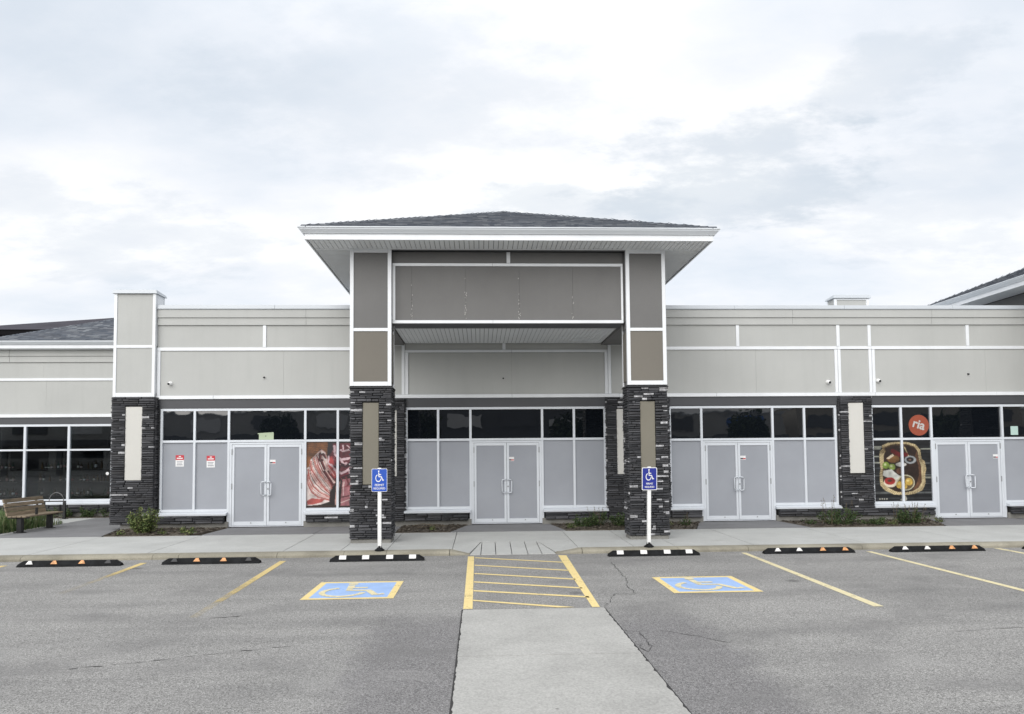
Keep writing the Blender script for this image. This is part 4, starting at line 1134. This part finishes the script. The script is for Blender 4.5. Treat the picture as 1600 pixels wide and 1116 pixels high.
# basket picture, crop coordinates 45..695 x 378..1058
k = .22; R2 = Ras(int(652 * k), int(682 * k), (.012, .013, .015))
q = lambda pts: P_(pts, 44, 377, k)
rr = random.Random(3)
for i in range(26):
    y = 380 + i * 26 + rr.uniform(-8, 8); R2.line(q([(40, y), (700, y + rr.uniform(-3, 3))]), rr.uniform(.8, 3.2), rr.choice(((60, 63, 66), (40, 42, 44), (95, 98, 98), (24, 25, 27))), .3)
for y, x0, x1 in ((455, 45, 140), (475, 45, 130), (630, 45, 120), (560, 45, 110), (480, 590, 690), (800, 620, 690)): R2.line(q([(x0, y), (x1, y)]), 3.5, (150, 152, 140), .3)
outer = [(160, 480), (150, 440), (220, 410), (320, 398), (430, 400), (530, 430), (580, 490), (590, 590), (625, 620), (640, 700), (625, 760), (628, 860), (590, 940), (500, 980), (390, 995), (270, 985), (170, 940), (120, 880), (115, 760), (130, 700), (120, 600), (125, 500)]
R2.poly(q(outer), (206, 186, 140), .25)
inner = [(185, 500), (180, 455), (250, 430), (340, 420), (430, 425), (510, 450), (550, 500), (562, 600), (585, 680), (585, 770), (580, 850), (545, 915), (480, 950), (390, 965), (290, 955), (200, 905), (150, 840), (150, 740), (165, 640), (165, 560)]
R2.poly(q(inner), (52, 36, 28), .35)
R2.poly(q([(540, 500), (562, 600), (585, 680), (585, 850), (545, 915), (470, 945), (530, 860), (560, 760), (550, 650), (520, 560)]), (104, 72, 50), .45)
n = len(outer)
for i in range(n):
    (x0, y0), (x1, y1) = outer[i], outer[(i + 1) % n]
    for t in range(5):
        x, y = x0 + (x1 - x0) * t / 5, y0 + (y1 - y0) * t / 5; cxm, cym = 370, 690; dx, dy = cxm - x, cym - y; L = math.hypot(dx, dy)
        R2.line(q([(x + dx / L * 4, y + dy / L * 4), (x + dx / L * 34 + 8, y + dy / L * 34 + 6)]), 1.1, (128, 104, 66), .2)
R2.line(q([(405, 460), (440, 545), (450, 560)]), 2.6, (206, 186, 140), .2)
R2.line(q([(270, 500), (350, 545), (420, 540)]), 10, (112, 26, 26), .25)
R2.ell(*q([(275, 590)])[0], 70 * k, 42 * k, (120, 84, 46), .3)
R2.poly(q([(195, 585), (270, 530), (282, 555), (230, 590)]), (226, 206, 176), .1)
R2.ell(*q([(190, 660)])[0], 40 * k, 38 * k, (122, 148, 56), .12); R2.ell(*q([(258, 678)])[0], 38 * k, 34 * k, (142, 166, 76), .12); R2.ell(*q([(182, 652)])[0], 14 * k, 14 * k, (190, 200, 140)); R2.ell(*q([(250, 668)])[0], 14 * k, 12 * k, (206, 214, 160))
R2.ell(*q([(465, 600)])[0], 66 * k, 44 * k, (150, 154, 156), .15); R2.ell(*q([(462, 598)])[0], 42 * k, 28 * k, (36, 34, 34), .3); R2.ell(*q([(460, 600)])[0], 16 * k, 9 * k, (120, 90, 80))
R2.ell(*q([(360, 652)])[0], 60 * k, 24 * k, (232, 228, 220), .05)
R2.poly(q([(160, 720), (250, 705), (310, 760), (345, 780), (320, 850), (190, 790), (150, 770)]), (214, 214, 206), .1)
R2.ell(*q([(335, 725)])[0], 30 * k, 34 * k, (110, 74, 56), .25)
R2.ell(*q([(235, 850)])[0], 74 * k, 56 * k, (228, 214, 190), .08); R2.ell(*q([(228, 835)])[0], 60 * k, 42 * k, (168, 44, 40), .2); R2.ell(*q([(225, 832)])[0], 26 * k, 14 * k, (90, 60, 44), .3)
R2.ell(*q([(405, 855)])[0], 100 * k, 88 * k, (206, 200, 168), .12); R2.ell(*q([(408, 855)])[0], 88 * k, 76 * k, (110, 92, 60), .3)
for x, y, r_ in ((440, 845, 42), (335, 880, 38), (390, 895, 30)): R2.ell(*q([(x, y)])[0], r_ * k, r_ * k, (216, 176, 72), .12); R2.ell(*q([(x - 10, y - 12)])[0], r_ * k * .4, r_ * k * .3, (238, 214, 130))
R2.poly(q([(330, 1050), (400, 1000), (415, 1040), (400, 1058)]), (180, 176, 160), .15)
for x in (110, 135, 160, 188): R2.ell(*q([(x, 1035)])[0], 7 * k, 7 * k, (200, 196, 180))
basket = to_print('window_graphic', R2, 10.71, 12.335, .64, 2.305, YF + .047, None, None)
tag(basket, 'printed picture of a wicker food basket in the window right of the stone pilaster', 'window graphic')
# mullion covers so the pictures read as set behind the bars
rs = tag(MB().tube([(12.035, YF + .049, 2.705), (12.035, YF + .046, 2.705)], .285, 40).obj('round_sticker', 'sticker orange'), 'round orange sticker with white lettering ria inside the window above the basket picture', 'sticker')
text_mesh('lettering', 'ria', .34, 'sticker letter', rs, (12.035, YF + .0435, 2.72), rot=(PI / 2, math.radians(17), 0), bold=.008)
def notice(x, z, w_, h, label):
    o = tag(box('notice_sheet', 'paper white', None, x - w_ / 2, x + w_ / 2, YF + .046, YF + .0485, z - h / 2, z + h / 2), label, 'notice', 'notices taped inside the grey left windows')
    box('header', 'paper red', o, x - w_ / 2, x + w_ / 2, YF + .044, YF + .0455, z + h * .08, z + h / 2)
    m = MB()
    for i in range(3): m.box(x - w_ * (.36 - .04 * (i % 2)), x + w_ * (.34 - .06 * (i % 2)), YF + .045, YF + .0458, z - h * (.10 + .12 * i), z - h * (.05 + .12 * i))
    for xx in (-.3, -.12, .05, .22): m.box(x + w_ * xx, x + w_ * (xx + .1), YF + .045, YF + .0458, z - h * .40, z - h * .36)
    m.obj('print', 'print grey', o)
    m = MB().box(x - w_ * .12, x + w_ * .14, YF + .0425, YF + .0438, z + h * .34, z + h * .42); m.box(x - w_ * .36, x + w_ * .36, YF + .0425, YF + .0438, z + h * .18, z + h * .27); m.obj('print', 'paper white', o)
notice(-7.87, 1.90, .215, .30, 'red headed white notice on the grey window nearest the stone tower')
notice(-7.07, 1.875, .215, .31, 'red headed white notice on the grey window nearest the left doors')
gs = tag(MB().box(-5.83, -5.445, YF + .046, YF + .049, 2.44, 2.61).poly([(-5.86, YF + .0455, 2.585), (-5.45, YF + .0455, 2.60), (-5.45, YF + .0455, 2.635), (-5.86, YF + .0455, 2.612)]).obj('paper_sheet', 'paper green'), 'pale green paper taped in the dark glass above the left doors', 'paper')
MB().box(-5.66, -5.64, YF + .044, YF + .0455, 2.52, 2.55).obj('print', 'print dark', gs)
tag(box('paper_sheet', 'paper teal', None, 14.63, 14.84, YF + .046, YF + .049, 2.42, 2.66), 'pale green paper in the dark glass at the right edge', 'paper')
def door_sticker(x, z, label):
    o = tag(box('door_sticker', 'paper white', None, x - .075, x + .075, YF + .026, YF + .0285, z - .06, z + .05), label, 'sticker', 'stickers on the right door leaves')
    box('print', 'print dark', o, x - .07, x - .0, YF + .024, YF + .0255, z - .045, z - .01); box('print', 'paper red', o, x + .0, x + .07, YF + .024, YF + .0255, z - .045, z - .015)
door_sticker(-5.46, 1.86, 'small white sticker on the left shop doors, beside the meat picture')
door_sticker(.83, 1.88, 'small white sticker on the middle doors under the portico')
door_sticker(7.11, 1.86, 'small white sticker on the doors right of the right portico pillar')
door_sticker(14.16, 1.84, 'small white sticker on the doors right of the basket picture')
tag(MB().tube([(-11.87, YL + .047, 1.50), (-11.87, YL + .044, 1.50)], .05, 16).obj('window_sticker', 'paper white'), 'small round pink and white sticker on the far left shop window', 'sticker')

# security cameras
def sec_cam(x, z, tilt, label):
    o = tag(empty('security_camera', (x, YW, z)), label, 'camera', 'security cameras under the upper wall')
    MB().tube([(x, YW + .002, z), (x, YW - .035, z)], .055, 16).obj('base', 'white paint', o)
    m = MB(); n = 8
    rings = [(math.sin(PI * i / n) * .05, -math.cos(PI * i / n) * .05) for i in range(1, n)]
    m.lathe(0, 0, rings, 14); m.v = [(x + a, YW - .06 + c, z - .005 + b) for a, b, c in m.v]; m.obj('housing', 'white paint', o, smooth=True)
    MB().tube([(x + tilt * .012, YW - .08, z - .012), (x + tilt * .03, YW - .116, z - .02)], .03, 14).obj('lens', 'jamb black', o)
sec_cam(-8.12, 3.93, -.4, 'white turret security camera on the beige wall beside the stone tower')
sec_cam(9.50, 3.90, .6, 'white turret security camera left of the narrow panel over the right pilaster')
sec_cam(10.90, 3.93, .4, 'white turret security camera right of the narrow panel over the right pilaster')

# ------------------------------------------------------------------ signs
def permit_sign(x, y, ztop, lean, mat, label, bars):
    s = tag(empty('permit_sign', (x, y, zsw(y))), label, 'sign', 'permit required parking signs')
    z0 = zsw(y); L = lambda z: lean * (z - z0)
    m = MB().prism([(x + .10 * math.cos(t * PI / 4 + PI / 8), y + .10 * math.sin(t * PI / 4 + PI / 8)) for t in range(8)], z0 + .001, z0 + .022)
    m.lathe(x, y, [(.085, z0 + .022), (.05, z0 + .055), (.042, z0 + .095)], 12); m.obj('base_plate', 'black rubber', s)
    h = .036
    MB().hexa([(x - h, y - h, z0 + .05), (x + h, y - h, z0 + .05), (x + h, y + h, z0 + .05), (x - h, y + h, z0 + .05)] + [(x + L(ztop) + a, y + b, ztop) for a, b in ((-h, -h), (h, -h), (h, h), (-h, h))]).obj('post', 'white paint', s, bevel=.006)
    zc = ztop - .245; xc = x + L(zc); w_, hh, r_ = .155, .23, .025
    def rrect(w0, h0, r0, y0, y1, name, mt):
        pts = []
        for cxs_, czs, a0 in ((w0 - r0, h0 - r0, 0), (-w0 + r0, h0 - r0, 90), (-w0 + r0, -h0 + r0, 180), (w0 - r0, -h0 + r0, 270)):
            for a in range(0, 91, 18): t = math.radians(a0 + a); pts.append((cxs_ + r0 * math.cos(t), czs + r0 * math.sin(t)))
        m = MB(); n = len(pts)
        m.v = [(xc + a + lean * b, y0, zc + b) for a, b in pts] + [(xc + a + lean * b, y1, zc + b) for a, b in pts]
        m.f = [tuple(range(n)), tuple(range(2 * n - 1, n - 1, -1))] + [(i, n + i, n + (i + 1) % n, (i + 1) % n) for i in range(n)]
        return m.obj(name, mt, s)
    plate = rrect(w_, hh, r_, y - h - .008, y - h - .001, 'sign_plate', 'white paint')
    yb = y - h - .010
    k = .008 if bars else .013
    f_ = rrect(w_ - k, hh - k, r_ - .006, yb, yb + .0015, 'face', mat); f_.parent = plate; f_.matrix_parent_inverse = parent_inv(plate)
    m = MB()
    for i, q in enumerate(pictogram(.095)):
        m.poly([(xc - .085 + p[0] * .18 + lean * (p[1] * .24 - .03), yb - .0012 - .0001 * (i % 5), zc - .035 + p[1] * .235) for p in q])
    m.obj('wheelchair_figure', 'white paint', plate)
    for t, dz, sz in (('PERMIT', -.100, .064 if bars else .05), ('REQUIRED', -.166, .056 if bars else .047)): text_mesh('lettering', t, sz, 'white paint', plate, (xc + lean * dz, yb - .0012, zc + dz), bold=.0006).scale = (.88, 1, 1)
    for dz in (.215, -.215): MB().tube([(xc + lean * dz, yb + .001, zc + dz), (xc + lean * dz, yb - .006, zc + dz)], .008, 8).obj('bolt', 'lock metal', plate)
permit_sign(-2.015, 14.90, 1.745, 0.0, 'sign blue', 'bright blue PERMIT REQUIRED wheelchair sign on white post before the left pillar', True)
permit_sign(3.405, 14.90, 1.72, .02, 'sign blue deep', 'dark blue PERMIT REQUIRED wheelchair sign on white post before the right pillar', False)

# ------------------------------------------------------------------ wheel stops
def wheel_stop(x0, x1, y, style, marks, label, h=.105):
    g = 'black rubber wheel stops along the curb'
    s = empty('wheel_stop', ((x0 + x1) / 2, y + .075, 0)); tag(s, label, 'wheel stop', g)
    wd, e = .155, .10
    pr = [(0, .0), (.012, .045), (.045, h), (wd - .045, h), (wd - .012, .045), (wd, 0)]
    m = MB(); k = len(pr)
    for x, f in ((x0, .0), (x0 + e, 1), (x1 - e, 1), (x1, .0)):
        zf = .42 + .58 * f
        m.v += [(x, y + (.02 + (p[0] - .02) if f else p[0]), p[1] * zf + .002) for p in pr]
    m.f.append(tuple(range(k))); m.f.append(tuple(range(4 * k - 1, 3 * k - 1, -1)))
    for i in range(3):
        for j in range(k - 1): m.f.append((i * k + j, i * k + j + 1, (i + 1) * k + j + 1, (i + 1) * k + j))
        m.f.append((i * k + k - 1, i * k, (i + 1) * k, (i + 1) * k + k - 1))
    m.obj('body', 'black rubber', s)
    for xm, mt in marks:
        m = MB()
        if style == 'flag':       # white patches over front slope and top
            a = .065; sk = .0
            m.poly([(xm - a, y + .0105, .045), (xm + a, y + .0105, .045), (xm + a, y + .0435, h + .005), (xm - a, y + .0435, h + .005)])
            m.poly([(xm - a, y + .0435, h + .005), (xm + a, y + .0435, h + .005), (xm + a, y + wd - .045, h + .005), (xm - a, y + wd - .045, h + .005)])
        else:                     # raised tapering reflector on the front slope
            p0 = [(xm - .065, y + .007, .050), (xm + .065, y + .007, .050), (xm + .028, y + .038, h + .003), (xm - .022, y + .038, h + .003)]
            m.hexa(p0 + [(q_[0] * .92 + xm * .08, q_[1] - .009, q_[2] + .006) for q_ in p0])
        m.obj('reflector', {'w': 'white reflector', 'o': 'orange reflector', 'd': 'dead reflector'}[mt], s)
wheel_stop(-8.5, -6.64, 13.97, 'refl', [(-8.27, 'w'), (-7.83, 'o'), (-7.33, 'o'), (-6.86, 'd')], 'black wheel stop with one white and two orange reflectors at the far left')
wheel_stop(-5.92, -4.13, 14.04, 'refl', [(-5.69, 'd'), (-5.28, 'o'), (-4.79, 'o'), (-4.33, 'd')], 'black wheel stop with two orange reflectors, in front of the left doors')
wheel_stop(-2.84, -1.07, 14.08, 'flag', [(-2.60, 'w'), (-2.17, 'w'), (-1.72, 'w'), (-1.29, 'w')], 'black wheel stop with white blocks before the bright blue permit sign')
wheel_stop(2.47, 4.26, 14.25, 'flag', [(2.70, 'w'), (3.16, 'w'), (3.62, 'w'), (4.05, 'w')], 'black wheel stop with white blocks before the dark blue permit sign')
wheel_stop(5.56, 7.37, 14.30, 'refl', [(5.82, 'w'), (6.25, 'w'), (6.72, 'o'), (7.17, 'o')], 'black wheel stop with reflectors, next right of the dark blue sign')
wheel_stop(8.12, 10.01, 14.30, 'refl', [(8.38, 'w'), (8.83, 'w'), (9.33, 'o'), (9.79, 'o')], 'black wheel stop in front of the basket picture, second right of the dark blue sign')
wheel_stop(10.93, 12.75, 14.40, 'refl', [(11.2, 'w'), (11.65, 'o'), (12.1, 'o'), (12.5, 'o')], 'black wheel stop cut off by the right edge of the photo')

# ------------------------------------------------------------------ bench
bn = tag(empty('park_bench', (-11.58, 19.6, ZS)), 'weathered brown slatted bench on black posts beside the tall grass at left', 'bench')
by0, by1 = 18.82, 20.47
for y in (18.98, 20.24):
    l = MB().box(-11.62, -11.50, y - .06, y + .06, ZS + .01, .50).obj('leg', 'black metal', bn, bevel=.008)
    MB().prism([(-11.56 + .15 * math.cos(t * PI / 8), y + .12 * math.sin(t * PI / 8)) for t in range(16)], ZS + .007, ZS + .024).obj('foot_plate', 'black metal', l)
    MB().box(-11.80, -11.34, y - .03, y + .03, .50, .532).obj('bracket', 'black metal', l)
    MB().hexa([(-11.84, y - .03, .50), (-11.81, y - .03, .50), (-11.81, y + .03, .50), (-11.84, y + .03, .50), (-11.945, y - .03, .92), (-11.92, y - .03, .92), (-11.92, y + .03, .92), (-11.945, y + .03, .92)]).obj('back_bracket', 'black metal', l)
for i in range(4): box('seat_slat', 'bench wood', bn, -11.78 + i * .115, -11.68 + i * .115, by0, by1, .534, .572, bevel=.008)
for i, z in enumerate((.615, .72, .835, .94)):
    x = -11.80 - (z - .55) * .25
    MB().hexa([(x, by0, z - .05), (x + .035, by0, z - .045), (x + .035, by1, z - .045), (x, by1, z - .05), (x - .024, by0, z + .045), (x + .011, by0, z + .05), (x + .011, by1, z + .05), (x - .024, by1, z + .045)]).obj('back_slat', 'bench wood', bn, bevel=.006)
for y in (19.35, 20.4): MB().box(-11.40, -11.37, y - .035, y + .035, .573, .75).obj('arm_bar', 'black metal', bn)
bn.location.x += .09
# bike rack
rk = tag(empty('bike_rack', (-13.3, 23.2, ZS)), 'black bike rack with an arched hoop standing behind the bench', 'bike rack')
for x in (-13.34, -12.72):
    box('post', 'black metal', rk, x - .035, x + .035, 23.17, 23.24, ZS + .005, .665)
    box('foot_plate', 'black metal', rk, x - .08, x + .08, 23.12, 23.29, ZS + .001, ZS + .014)
box('rail', 'black metal', rk, -13.38, -12.68, 23.18, 23.23, .668, .70)
MB().tube([(-12.96 + .215 * math.cos(math.radians(a)), 23.2, .70 + .25 * math.sin(math.radians(a))) for a in range(0, 181, 10)], .012, 8).obj('hoop', 'dull steel', rk)

# ------------------------------------------------------------------ plants
def leafy(name, cx_, cy_, z0, rx, ry, h, n, leaf, seed, label, cat='shrub', group=None, mat='bush leaf', stalks=0, stalk_h=0, spiky=.5):
    r = random.Random(seed)
    t = tag(empty(name, (cx_, cy_, z0)), label, cat, group)
    st = MB(); lf_ = MB(); stems = []
    for i in range(max(6, n // 60)):
        a = r.uniform(0, 2 * PI); q_ = r.uniform(.15, 1) ** .6
        hx = h * r.uniform(.6, 1.05) * (1 - .35 * q_ * q_)
        tip = Vector((cx_ + rx * q_ * math.cos(a), cy_ + ry * q_ * math.sin(a), z0 + hx)); base = Vector((cx_ + rx * .25 * q_ * math.cos(a), cy_ + ry * .25 * q_ * math.sin(a), z0 - .02))
        mid = (tip + base) / 2 + Vector((rx * .12 * math.cos(a), ry * .12 * math.sin(a), 0))
        st.tube([base, mid, tip], .007, 5, .003); stems.append((base, mid, tip))
    for i in range(n):
        b, m_, tp = r.choice(stems); s = r.uniform(.12, 1.04)
        p = b.lerp(m_, s * 2) if s < .5 else m_.lerp(tp, s * 2 - 1)
        p = p + Vector((r.gauss(0, .035), r.gauss(0, .035), r.gauss(0, .03)))
        if p.z < z0 + .01: p.z = z0 + r.uniform(.01, .05)
        d = Vector((r.gauss(0, 1), r.gauss(0, 1), r.gauss(.6, .8))).normalized(); sd = d.orthogonal().normalized(); sd = Matrix.Rotation(r.uniform(0, 6.28), 3, d) @ sd
        L = leaf * r.uniform(.6, 1.35); w_ = L * r.uniform(.18, .34)
        lf_.poly([p - d * L * .5, p - sd * w_, p + d * L * .5, p + sd * w_])
    st.obj('stem', 'bark', t); lf_.obj('foliage', mat, t)
    if stalks:
        m = MB()
        for i in range(stalks):
            x, y = cx_ + r.uniform(-rx, rx) * .8, cy_ + r.uniform(-ry, ry) * .6; hh = stalk_h * r.uniform(.65, 1.0); lx = r.uniform(-.12, .12)
            m.tube([(x, y, z0), (x + lx * .4, y, z0 + hh * .6), (x + lx, y, z0 + hh)], .005, 4, .002)
            for j in range(4): m.poly([(x + lx * .9 + r.uniform(-.02, .02), y, z0 + hh * (.75 + .06 * j)), (x + lx + r.uniform(-.03, .03), y, z0 + hh * (.78 + .06 * j)), (x + lx, y + .01, z0 + hh * (.8 + .06 * j))])
        m.obj('stalk', 'dry stalk', t)
    return t
leafy('shrub', -8.17, 18.40, .15, .36, .30, .68, 2600, .055, 1, 'round green shrub in the mulch at the foot of the stone tower')
leafy('weed', -7.15, 18.35, .15, .17, .12, .16, 260, .05, 2, 'low green weed in the mulch left of the left doors', 'weed')
leafy('weed', -6.93, 18.0, .15, .05, .05, .10, 40, .05, 3, 'tiny weed at the right tip of the left mulch bed', 'weed')
leafy('ground_shrub', 2.62, 18.75, .15, .42, .25, .30, 900, .05, 4, 'low dark juniper beside the middle doors', mat='juniper leaf')
leafy('ground_shrub', 3.02, 18.95, .15, .22, .2, .40, 420, .06, 5, 'upright twiggy plant between the low junipers', mat='juniper leaf', stalks=10, stalk_h=.5)
leafy('ground_shrub', 3.65, 18.8, .15, .40, .25, .34, 900, .05, 6, 'low dark juniper tucked behind the right portico pillar', mat='juniper leaf')
leafy('ground_shrub', 5.22, 18.6, .15, .15, .12, .22, 200, .05, 7, 'small green plant just right of the right portico pillar', mat='juniper leaf', stalks=3, stalk_h=.35)
leafy('ground_shrub', 9.10, 18.45, .15, .58, .28, .42, 1700, .05, 8, 'spreading green shrub with tall bare stalks before the right grey windows', mat='juniper leaf', stalks=9, stalk_h=.85)
leafy('ground_shrub', 10.0, 18.35, .15, .5, .2, .17, 800, .05, 9, 'low mat of green between the two right shrubs', 'plant', mat='juniper leaf')
leafy('ground_shrub', 10.95, 18.5, .15, .50, .26, .36, 1400, .05, 10, 'spreading green shrub below the basket picture', mat='juniper leaf', stalks=16, stalk_h=.60)
leafy('ground_shrub', 8.45, 18.6, .15, .16, .12, .10, 120, .05, 11, 'small sprig at the left end of the right mulch bed', 'plant', mat='juniper leaf')
for i, (x, rx, h) in enumerate(((-11.6, .40, .42), (-12.35, .3, .28), (-13.1, .45, .36), (-13.95, .4, .34), (-14.8, .4, .36), (-15.6, .4, .32), (-10.6, .4, .3))):
    leafy('hedge_plant', x, 23.75, .15, rx, .18, h, 500, .06, 20 + i, ['grassy green plant under the window sticker by the tower', 'sparse plant under the far shop window', 'green plant behind the bike rack', 'green plant seen between the bench legs', 'green plant behind the bench back', 'green plant at the left edge under the shop window', 'low plant hidden beyond the stone tower'][i], 'plant', 'plants under the far shop window', mat='juniper leaf')
for i, (x, y, sz) in enumerate(((-8.6, 18.05, .10), (-7.6, 18.1, .09), (-1.2, 18.2, .08), (4.4, 18.4, .16), (4.75, 18.55, .12), (11.9, 18.7, .14), (2.25, 18.3, .12), (10.35, 18.15, .14))):
    leafy('weed', x, y, .15, sz, sz * .8, sz * 1.3, 120, .04, 60 + i, ['small weed at the left tip of the mulch beside the tower', 'small weed in the mulch just right of the round shrub', 'tiny weed near the dead twig', 'weed behind the right portico pillar, first', 'weed behind the right portico pillar, second', 'weed at the right end of the mulch under the basket picture', 'weed at the front left corner of the juniper bed', 'weed between the two right shrubs by the sidewalk'][i], 'weed')
def twig(pts): return MB().tube(pts, .007, 5, .004)
m = twig([(-1.75, 19.0, .19), (-1.45, 18.8, .27), (-1.0, 18.6, .20)]); n_ = len(m.v)
m.tube([(-1.5, 18.85, .25), (-1.2, 18.9, .24), (-.85, 18.7, .21)], .005, 5); m.tube([(-1.6, 18.7, .18), (-1.3, 18.6, .22), (-1.1, 18.5, .17)], .004, 5)
tag(m.obj('dead_twig', 'dry stalk'), 'thin dead twig lying on the mulch left of the middle doors', 'twig')
# tall grass
def grass(name, x0, x1, y0, y1, z0, n, h, seed, edge=None):
    r = random.Random(seed); m = MB()
    for i in range(n):
        x, y = r.uniform(x0, x1), r.uniform(y0, y1)
        if edge and x > edge(y): continue
        hh = h * r.uniform(.35, 1.0); a = r.uniform(0, 2 * PI); ln = hh * r.uniform(.1, .75); w_ = r.uniform(.004, .009)
        dx, dy = math.cos(a), math.sin(a); px_, py_ = -dy * w_, dx * w_
        p0 = (x, y, z0); p1 = (x + dx * ln * .35, y + dy * ln * .35, z0 + hh * .65); p2 = (x + dx * ln, y + dy * ln, z0 + hh * (1 - .35 * ln / hh))
        m.poly([(p0[0] - px_, p0[1] - py_, p0[2]), (p0[0] + px_, p0[1] + py_, p0[2]), (p1[0] + px_, p1[1] + py_, p1[2]), (p1[0] - px_, p1[1] - py_, p1[2])])
        m.poly([(p1[0] - px_, p1[1] - py_, p1[2]), (p1[0] + px_, p1[1] + py_, p1[2]), p2])
    return kind(m.obj(name, 'grass blade'), 'stuff')
grass('tall_grass', -15.5, -11.78, 18.2, 21.4, .14, 5200, .62, 1, lambda y: -11.80 - .06 * (y - 18))
grass('short_grass', -13.2, -11.75, 18.0, 21.45, .14, 1800, .25, 2)

# ------------------------------------------------------------------ the other side of the lot (seen only in the window reflections)
def opposite(x0, x1, y, h, wm, sm, label):
    o = tag(empty('opposite_shop', ((x0 + x1) / 2, y, 0)), label, 'building', 'shops across the lot')
    box('wall', wm, o, x0, x1, y - 14, y, 0, h)
    box('parapet_cap', 'cap metal', o, x0 - .1, x1 + .1, y - 14.1, y + .1, h + .002, h + .15)
    box('canopy', 'far wall dark', o, x0, x1, y + .002, y + 1.2, 3.5, 4.2)
    n = int((x1 - x0) / 6)
    for i in range(n):
        a = x0 + (i + .5) * (x1 - x0) / n
        box('window', 'dark glass', o, a - 2.2, a + 2.2, y + .002, y + .05, .6, 3.1)
        box('pier', 'far wall dark', o, a - 3.1, a - 2.5, y + .002, y + .3, 0, 3.49)
        box('sign_panel', sm if i % 2 else 'far wall dark', o, a - 2.0, a + 2.0, y + .002, y + .15, 4.9, 6.3)
opposite(-95, -44, -42, 7.5, 'far wall grey', 'sign panel white', 'grey shop row across the lot, westmost')
opposite(-40, -13, -42, 6.7, 'far wall grey', 'sign panel white', 'low pale shop row across the lot, west of the walkway')
opposite(-11, 13, -42, 7.6, 'far wall dark', 'sign panel white', 'dark shop row across the lot, facing the portico')
opposite(17, 33, -40, 6.6, 'far wall grey', 'sign panel blue', 'low pale shop row across the lot with blue sign panels')
opposite(35, 62, -41, 7.3, 'far wall tan', 'far wall dark', 'tan shop row across the lot')
opposite(66, 120, -42, 6.5, 'far wall grey', 'sign panel white', 'grey shop row across the lot, eastmost')
def tree(x, y, h, seed, label):
    r = random.Random(seed); t = tag(empty('broadleaf_tree', (x, y, 0)), label, 'tree', 'trees across the lot')
    m = MB().tube([(x, y, 0), (x + .1, y, h * .3), (x, y + .1, h * .75)], .22, 8, .08)
    for i in range(7):
        a = r.uniform(0, 6.28); z = h * r.uniform(.28, .6); m.tube([(x, y, z), (x + math.cos(a) * h * .2, y + math.sin(a) * h * .2, z + h * .18)], .07, 6, .03)
    m.obj('trunk', 'bark', t)
    c = MB()
    for i in range(2600):
        a, b, q_ = r.uniform(0, 6.28), r.gauss(0, .45), r.uniform(.3, 1)
        p = Vector((x + math.cos(a) * h * .30 * q_ * math.cos(b), y + math.sin(a) * h * .30 * q_ * math.cos(b), h * .62 + math.sin(b) * h * .38 * q_ + r.gauss(0, .2)))
        d = Vector((r.gauss(0, 1), r.gauss(0, 1), r.gauss(0, 1))).normalized(); s = d.orthogonal().normalized(); L = r.uniform(.15, .32)
        c.poly([p - d * L, p - s * L * .5, p + d * L, p + s * L * .5])
    c.obj('crown', 'tree leaf', t)
for i, (x, h) in enumerate(((-52, 6.3), (-36, 6.8), (-20, 6.4), (-6, 7.2), (9, 6.6), (27, 6.8), (46, 6.4), (64, 6.8))):
    tree(x, -30 - (i % 3) * 2, h, 50 + i, ['leafy tree across the lot, far west end', 'leafy tree across the lot by the gap in the grey shops', 'leafy tree across the lot, third from the west', 'tallest leafy tree across the lot, facing the portico', 'leafy tree across the lot near the walkway end', 'leafy tree across the lot before the blue sign panels', 'leafy tree across the lot, second from the east', 'leafy tree across the lot, far east end'][i])
